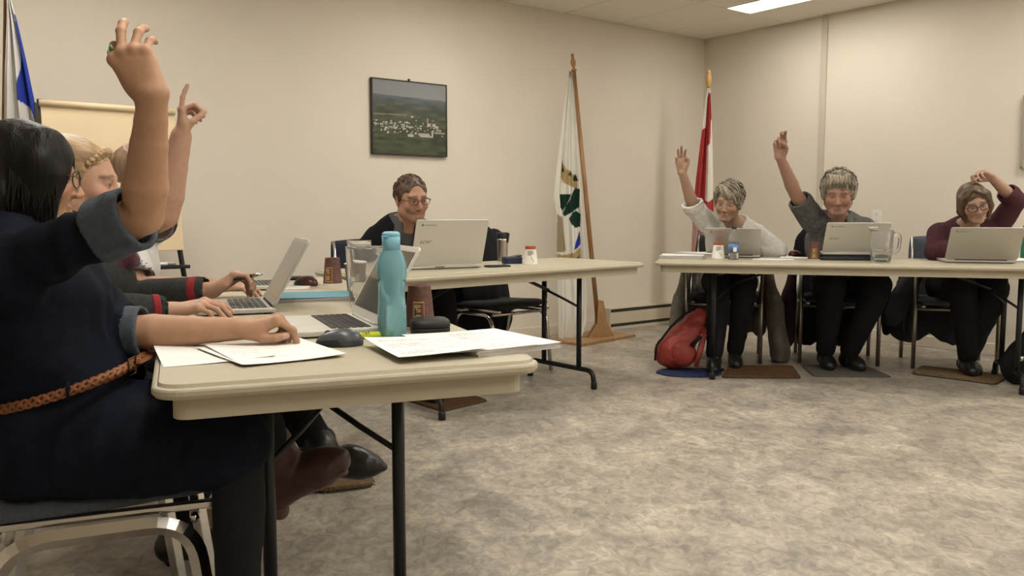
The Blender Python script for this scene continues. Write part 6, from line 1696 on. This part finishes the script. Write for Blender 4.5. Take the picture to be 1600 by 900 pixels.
img[:] = np.where((Yg > hor)[:, :, None], sky, land)
fld = (n1 > 0.45) & (Yg > 0.5) & (Yg < 0.70); img[fld] = img[fld] * 0.5 + np.array([0.10, 0.09, 0.05]) * 0.5
road = np.abs(Yg - (0.53 + 0.03 * Xg)) < 0.008; img[road & (Xg < 0.45)] = (0.20, 0.17, 0.11)
vil = (Yg < 0.47 + 0.02 * n2) & (Yg > 0.20); img[vil] = img[vil] * (0.8 + 0.4 * (n3[vil] > 0))[:, None]
rnd = random.Random(21)
def rect(cx, cy, w, h, c):
    m = (np.abs(Xg - cx) < w / 2) & (np.abs(Yg - cy) < h / 2); img[m] = c
for k in range(95):
    cx = rnd.uniform(0.02, 0.98) if k % 3 == 0 else rnd.gauss(0.36, 0.17); cy = rnd.gauss(0.375, 0.045) - 0.03 * (cx - 0.3)
    g = rnd.uniform(0.22, 0.48); rect(cx, cy, rnd.uniform(0.012, 0.04), rnd.uniform(0.010, 0.03), (g, g * 0.97, g * 0.88)); rect(cx + 0.012, cy - 0.014, 0.025, 0.007, (0.03, 0.035, 0.02))
rect(0.735, 0.46, 0.010, 0.13, (0.42, 0.40, 0.34)); rect(0.79, 0.425, 0.11, 0.040, (0.42, 0.40, 0.34)); rect(0.86, 0.40, 0.05, 0.03, (0.4, 0.38, 0.33)); rect(0.79, 0.425, 0.035, 0.03, (0.09, 0.07, 0.05))
rect(0.68, 0.285, 0.15, 0.035, (0.36, 0.35, 0.31)); rect(0.72, 0.26, 0.18, 0.018, (0.42, 0.40, 0.36)); rect(0.80, 0.30, 0.02, 0.09, (0.48, 0.46, 0.4)); rect(0.50, 0.265, 0.08, 0.035, (0.44, 0.42, 0.37)); rect(0.9, 0.32, 0.15, 0.018, (0.33, 0.28, 0.25))
V = np.stack([(0.5 - Xg.ravel()) * -pw * -1, np.full(nx * ny, 0.0215), (Yg.ravel() - 0.5) * ph], 1)
i = np.arange(ny - 1)[:, None] * nx + np.arange(nx - 1)[None, :]
F = np.stack([i, i + nx, i + nx + 1, i + 1], -1).reshape(-1, 4)
obj('photograph', V, F, mat('photo_print', attr=True, rough=0.25, spec=0.5), t, False, False, col=img.reshape(-1, 3))
b = MB(); b.box((0, 0.010, 0), (pw + 0.004, 0.02, ph + 0.004)); b.build('backing', M_DARK, t)
M_FRAME = mat('frame_black', (0.012, 0.010, 0.009), 0.4)
for sx in (-1, 1):
    b = MB(); b.box((sx * (pw / 2 + 0.003), 0.012, 0), (0.008, 0.026, ph + 0.014)); b.build('frame_side', M_FRAME, t)
for sz in (-1, 1):
    b = MB(); b.box((0, 0.012, sz * (ph / 2 + 0.003)), (pw + 0.014, 0.026, 0.008)); b.build('frame_rail', M_FRAME, t)
b = MB(); b.box((0.0, 0.004, ph / 2 + 0.018), (0.016, 0.008, 0.014)); b.build('hook', M_FRAME, t)

p = room(0.004, 3.18, 1.585)
t = thing('notice_board', 'edge of a beige notice board on the wall at the right side', 'board', p, ANG - math.pi / 2)
b = MB(); b.box((0, -0.012, 0), (0.66, 0.016, 0.47)); b.build('panel', mat('board_beige', (0.42, 0.38, 0.31), 0.8), t)
for sx in (-1, 1):
    b = MB(); b.box((sx * 0.335, -0.014, 0), (0.02, 0.022, 0.50)); b.build('frame_side', mat('frame_taupe', (0.32, 0.285, 0.225), 0.5), t)
for sz in (-1, 1):
    b = MB(); b.box((0, -0.014, sz * 0.242), (0.69, 0.022, 0.02)); b.build('frame_rail', mat('frame_taupe', (0.32, 0.285, 0.225), 0.5), t)

# ================================================================== coats, bags and mats
def drape(label, name, base, mats, parts, amp=0.012, f=13, seed=1, cat='coat', h=0.008, floor=True):
    """coat hung over a chair; parts = (name, material key, list of capsules (a, b, ra, rb, flat axis, f))"""
    t = thing(name, label, cat, base)
    for k, (pn, m, caps) in enumerate(parts):
        v = Vol()
        for (a, b_, ra, rb, ax, fl) in caps: v.cone(a, b_, ra, rb, 0.05, flat=(ax, fl))
        if floor: v.cut((base[0], base[1], 0.012), (0, 0, -1), 1.2)
        V, F = v.mesh(h); V = wrinkle(V, F, amp, f, seed + k, (1, 1, 0.35)); V[:, 2] = np.maximum(V[:, 2], 0.004)
        obj(pn, V, F, m, t, True, True)
    return t
M_COATG = mat('grey_wool', (0.135, 0.120, 0.098), 0.95, var=0.35, vscale=14, bump=0.4, bscale=200)
fx = (-0.259, -0.966, 0); sx_ = (0.966, -0.259, 0)
drape('grey-beige coat hanging from the chair of the woman in white down to the floor', 'coat', (1.53, 6.10, 0.0), None,
      [('coat_side', M_COATG, [((1.245, 6.00, 0.60), (1.20, 5.99, 0.34), 0.09, 0.12, sx_, 0.35), ((1.20, 5.99, 0.34), (1.175, 5.95, 0.06), 0.12, 0.15, sx_, 0.42)]),
       ('coat_side', M_COATG, [((1.79, 5.90, 0.60), (1.84, 5.88, 0.34), 0.09, 0.12, sx_, 0.38), ((1.84, 5.88, 0.34), (1.875, 5.85, 0.06), 0.12, 0.15, sx_, 0.40)]),
       ('coat_back', M_COATG, [((1.40, 6.27, 0.56), (1.38, 6.29, 0.30), 0.10, 0.15, fx, 0.25), ((1.62, 6.22, 0.56), (1.72, 6.22, 0.30), 0.10, 0.15, fx, 0.25), ((1.25, 6.10, 0.5), (1.30, 6.25, 0.25), 0.09, 0.12, sx_, 0.35), ((1.82, 6.02, 0.5), (1.82, 6.15, 0.25), 0.09, 0.12, sx_, 0.35)])])
M_COATM = mat('maroon_coat', (0.040, 0.012, 0.017), 0.9, var=0.2, vscale=20, bump=0.3, bscale=200)
drape('black coat with a maroon side hanging from the chair of the grey-haired man', 'coat', (2.33, 6.10, 0.0), None,
      [('coat_side', M_COATM, [((1.995, 5.98, 0.66), (1.965, 5.98, 0.40), 0.05, 0.075, sx_, 0.5), ((1.965, 5.98, 0.40), (1.96, 5.97, 0.17), 0.075, 0.10, sx_, 0.5)]),
       ('coat_back', M_BLACKC, [((2.20, 6.17, 0.80), (2.17, 6.18, 0.22), 0.12, 0.16, fx, 0.25), ((2.42, 6.12, 0.80), (2.44, 6.12, 0.22), 0.12, 0.16, fx, 0.25)]),
       ('coat_side', M_BLACKC, [((2.57, 5.86, 0.62), (2.595, 5.86, 0.42), 0.05, 0.075, sx_, 0.5), ((2.595, 5.86, 0.42), (2.63, 5.88, 0.24), 0.075, 0.06, sx_, 0.5)])])
M_COATK = mat('charcoal_coat', (0.022, 0.022, 0.024), 0.9, var=0.2, vscale=20, bump=0.3, bscale=200)
drape('charcoal coat with a hanging sleeve on the chair of the woman in maroon', 'coat', (3.02, 5.88, 0.0), None,
      [('sleeve', M_COATK, [((2.728, 5.72, 0.629), (2.651, 5.68, 0.4802), 0.055, 0.060, fx, 0.6), ((2.651, 5.68, 0.4802), (2.557, 5.64, 0.3285), 0.060, 0.056, fx, 0.6)]),
       ('coat_back', M_COATK, [((2.86, 5.96, 0.55), (2.82, 5.96, 0.26), 0.11, 0.14, fx, 0.25), ((3.10, 5.90, 0.55), (3.12, 5.90, 0.26), 0.11, 0.15, fx, 0.25)]),
       ('coat_side', M_COATK, [((2.74, 5.80, 0.66), (2.745, 5.80, 0.24), 0.045, 0.05, sx_, 0.5)]),
       ('coat_lining', mat('coat_lining', (0.07, 0.068, 0.062), 0.7), [((3.18, 5.66, 0.40), (3.16, 5.62, 0.22), 0.06, 0.012, fx, 0.25)])])
f2 = (0.663, -0.749, 0)
drape('black jacket hung over the back of the empty chair', 'jacket', (-0.24, 5.70, 0.0), None,
      [('jacket_back', M_BLACKC, [((-0.40, 5.55, 0.80), (-0.42, 5.55, 0.30), 0.09, 0.12, f2, 0.35), ((-0.12, 5.80, 0.82), (-0.10, 5.82, 0.30), 0.09, 0.12, f2, 0.35), ((-0.26, 5.68, 0.83), (-0.26, 5.68, 0.24), 0.12, 0.15, f2, 0.3)]),
       ('jacket_front', M_BLACKC, [((-0.22, 5.58, 0.80), (-0.20, 5.57, 0.52), 0.15, 0.16, f2, 0.25)]),
       ('sleeve', M_BLACKC, [((-0.47, 5.46, 0.76), (-0.50, 5.42, 0.50), 0.05, 0.055, f2, 0.6), ((-0.50, 5.42, 0.50), (-0.47, 5.38, 0.30), 0.055, 0.045, f2, 0.6)])], cat='jacket')

# red backpack on the floor beside a table leg
t = thing('backpack', 'red backpack leaning on the floor under the long table', 'bag', (1.12, 5.44, 0.0))
M_REDB = mat('red_nylon', (0.25, 0.032, 0.022), 0.55, var=0.3, vscale=15, bump=0.3, bscale=120)
a0, a1 = np.array((1.055, 5.46, 0.135)), np.array((1.235, 5.55, 0.345)); ax = nrm(a1 - a0)
v = Vol(); v.cone(a0, a1, 0.125, 0.065, 0.02, flat=((0.5, 0.6, -0.6), 0.75)); v.cut((1.12, 5.44, 0.016), (0, 0, -1), 0.5)
V, F = v.mesh(0.005); V = wrinkle(V, F, 0.006, 14, 4); V[:, 2] = np.maximum(V[:, 2], 0.005); bo = obj('bag_body', V, F, M_REDB, t, True, True)
v = Vol(); v.ell(a0 + np.array([0.045, -0.085, -0.01]), (0.085, 0.045, 0.085), None, 0.01); v.cut((1.12, 5.44, 0.016), (0, 0, -1), 0.5); V, F = v.mesh(0.005); V = wrinkle(V, F, 0.004, 18, 7); V[:, 2] = np.maximum(V[:, 2], 0.005); obj('front_pocket', V, F, M_REDB, t, True, True)
b = MB(); P = [a0 + np.array([-0.125, -0.03, -0.06]), a0 + np.array([-0.12, -0.05, 0.04]), lerp(a0, a1, .35) + np.array([-0.085, -0.05, 0.085]), lerp(a0, a1, .7) + np.array([-0.06, -0.04, 0.085]), a1 + np.array([-0.03, -0.03, 0.055])]
b.tube(P, 0.0075, 6); b.build('zip', M_BLACKC, t, True, True)
b = MB(); P = [a1 + np.array([0.0, -0.06, -0.03]), a1 + np.array([0.015, -0.11, -0.10]), a0 + np.array([0.15, -0.12, 0.03]), a0 + np.array([0.12, -0.13, -0.085])]
b.tube(P, [0.012, 0.014, 0.014, 0.010], 8, flat=(1.4, 0.5)); b.build('strap', M_REDB, t, True, True)
b = MB(); P = [a0 + np.array([0.09, -0.125, 0.05]), a0 + np.array([0.15, -0.12, 0.11])]; b.tube(P, 0.028, 8, flat=(1.2, 0.3)); b.build('mesh_pocket', M_BLACKC, t, True, True)
# blue cloth under it
t = thing('cloth_bag', 'flat navy cloth bag on the floor beneath the red backpack', 'bag', (1.14, 5.36, 0.0))
v = Vol(); v.ell((1.14, 5.37, 0.006), (0.21, 0.15, 0.012), None, 0.005); V, F = v.mesh(0.004); V = wrinkle(V, F, 0.003, 16, 3); V[:, 2] = np.maximum(V[:, 2], 0.001); obj('cloth', V, F, mat('navy_cloth', (0.010, 0.018, 0.075), 0.8), t, True, True)
b = MB(); b.tube([(1.30, 5.36, 0.012), (1.36, 5.40, 0.014), (1.38, 5.46, 0.012), (1.33, 5.47, 0.012)], 0.010, 6, flat=(1.4, 0.5)); b.build('bag_handle', M_BLACKC, t, True, True)
# black bag at the right edge
t = thing('shoulder_bag', 'black bag standing on the floor by the right-hand table legs', 'bag', (3.10, 5.02, 0.0))
v = Vol(); v.cone((3.08, 5.02, 0.12), (3.17, 5.06, 0.26), 0.13, 0.09, 0.02, flat=((0.3, 1, 0), 0.6)); v.cut((3.1, 5.02, 0.006), (0, 0, -1), 0.5); V, F = v.mesh(0.006); V = wrinkle(V, F, 0.006, 12, 3); V[:, 2] = np.maximum(V[:, 2], 0.003); obj('bag_body', V, F, M_BLACKC, t, True, True)
b = MB(); b.tube([(3.04, 4.98, 0.30), (3.0, 4.96, 0.22), (2.98, 4.94, 0.10)], 0.012, 8, flat=(1.4, 0.5)); b.build('strap', M_BLACKC, t, True, True)
b = MB(); b.lathe([(0.016, -0.004), (0.016, 0.004)], 14, M=Matrix.Translation((3.02, 4.945, 0.17)) @ Matrix.Rotation(R(90), 4, 'X')); b.build('buckle', M_CHROME, t, True, True)

M_COIR = mat('coir_brown', (0.125, 0.070, 0.034), 1.0, var=0.5, vscale=110, bump=1.0, bscale=180, spec=0.1)
M_MATG = mat('mat_grey', (0.135, 0.118, 0.098), 1.0, var=0.3, vscale=90, bump=0.7, bscale=200, spec=0.1)
M_MATT = mat('mat_tan', (0.185, 0.125, 0.07), 1.0, var=0.4, vscale=90, bump=0.8, bscale=180, spec=0.1)
def floor_mat(label, corners, m, th=0.016, fringe=False):
    c = np.mean([p[:2] for p in corners], 0)
    t = thing('door_mat', label, 'mat', (c[0], c[1], 0.0), 0, 'mats on the floor under the tables')
    P = []
    n = len(corners)
    for i in range(n):      # slightly rounded corners
        a, b_, d = [np.array(corners[j % n][:2]) for j in (i - 1, i, i + 1)]
        for k in (0, .5, 1):
            q = b_ + 0.035 * (nrm(a - b_) * (1 - k) ** 2 + nrm(d - b_) * k ** 2); P.append(q)
    b = MB(); b.prism([tuple(p) for p in P], 0.0005, th); o = b.build('pile', m, t, world=True, bev=0.003)
    b = MB(); P2 = [c + (p - c) * 1.015 for p in P]; b.prism([tuple(p) for p in P2], 0.0003, th * 0.4); b.build('backing', M_RUB, t, world=True)
    if fringe:
        rnd = random.Random(3); b = MB()
        for i in range(len(P)):
            p0, p1 = P[i], P[(i + 1) % len(P)]; L = np.linalg.norm(p1 - p0)
            for k in range(int(L / 0.008)):
                q = lerp(p0, p1, (k + .5) * 0.008 / L); o_ = nrm(q - c) * rnd.uniform(0.006, 0.016)
                b.tube([(q[0], q[1], th * 0.7), (q[0] + o_[0], q[1] + o_[1], rnd.uniform(0.001, 0.008))], [0.0025, 0.001], 4)
        fr_ = b.build('fringe', m, t, world=True); fr_['kind'] = 'stuff'
    return t
floor_mat('brown coir mat in front of the red backpack', [(1.312, 5.209, 0), (1.798, 5.189, 0), (1.875, 5.578, 0), (1.447, 5.578, 0)], M_COIR)
floor_mat('thin grey mat under the shoes of the grey-haired man', [(1.899, 5.25, 0), (2.386, 5.229, 0), (2.381, 5.601, 0), (1.959, 5.649, 0)], M_MATG, 0.008)
floor_mat('tan mat under the foot of the woman in maroon', [(2.559, 5.333, 0), (2.899, 4.994, 0), (3.137, 5.25, 0), (2.739, 5.578, 0)], M_MATT)
floor_mat('brown mat on the floor behind the near table', [(-0.3592, 4.314, 0), (-0.1301, 4.566, 0), (-0.3784, 4.92, 0), (-0.6437, 4.646, 0)], M_COIR, 0.01)
floor_mat('shaggy tan mat under the feet of the blonde woman', [(-0.7088, 3.037, 0), (-0.5246, 3.11, 0), (-0.5879, 3.323, 0), (-0.92, 3.201, 0)], M_MATT, 0.022, True)
floor_mat('shaggy tan mat under the chair of the woman in denim', [(-1.064, 2.493, 0), (-0.8595, 2.567, 0), (-0.951, 2.85, 0), (-1.125, 2.801, 0)], M_MATT, 0.022, True)
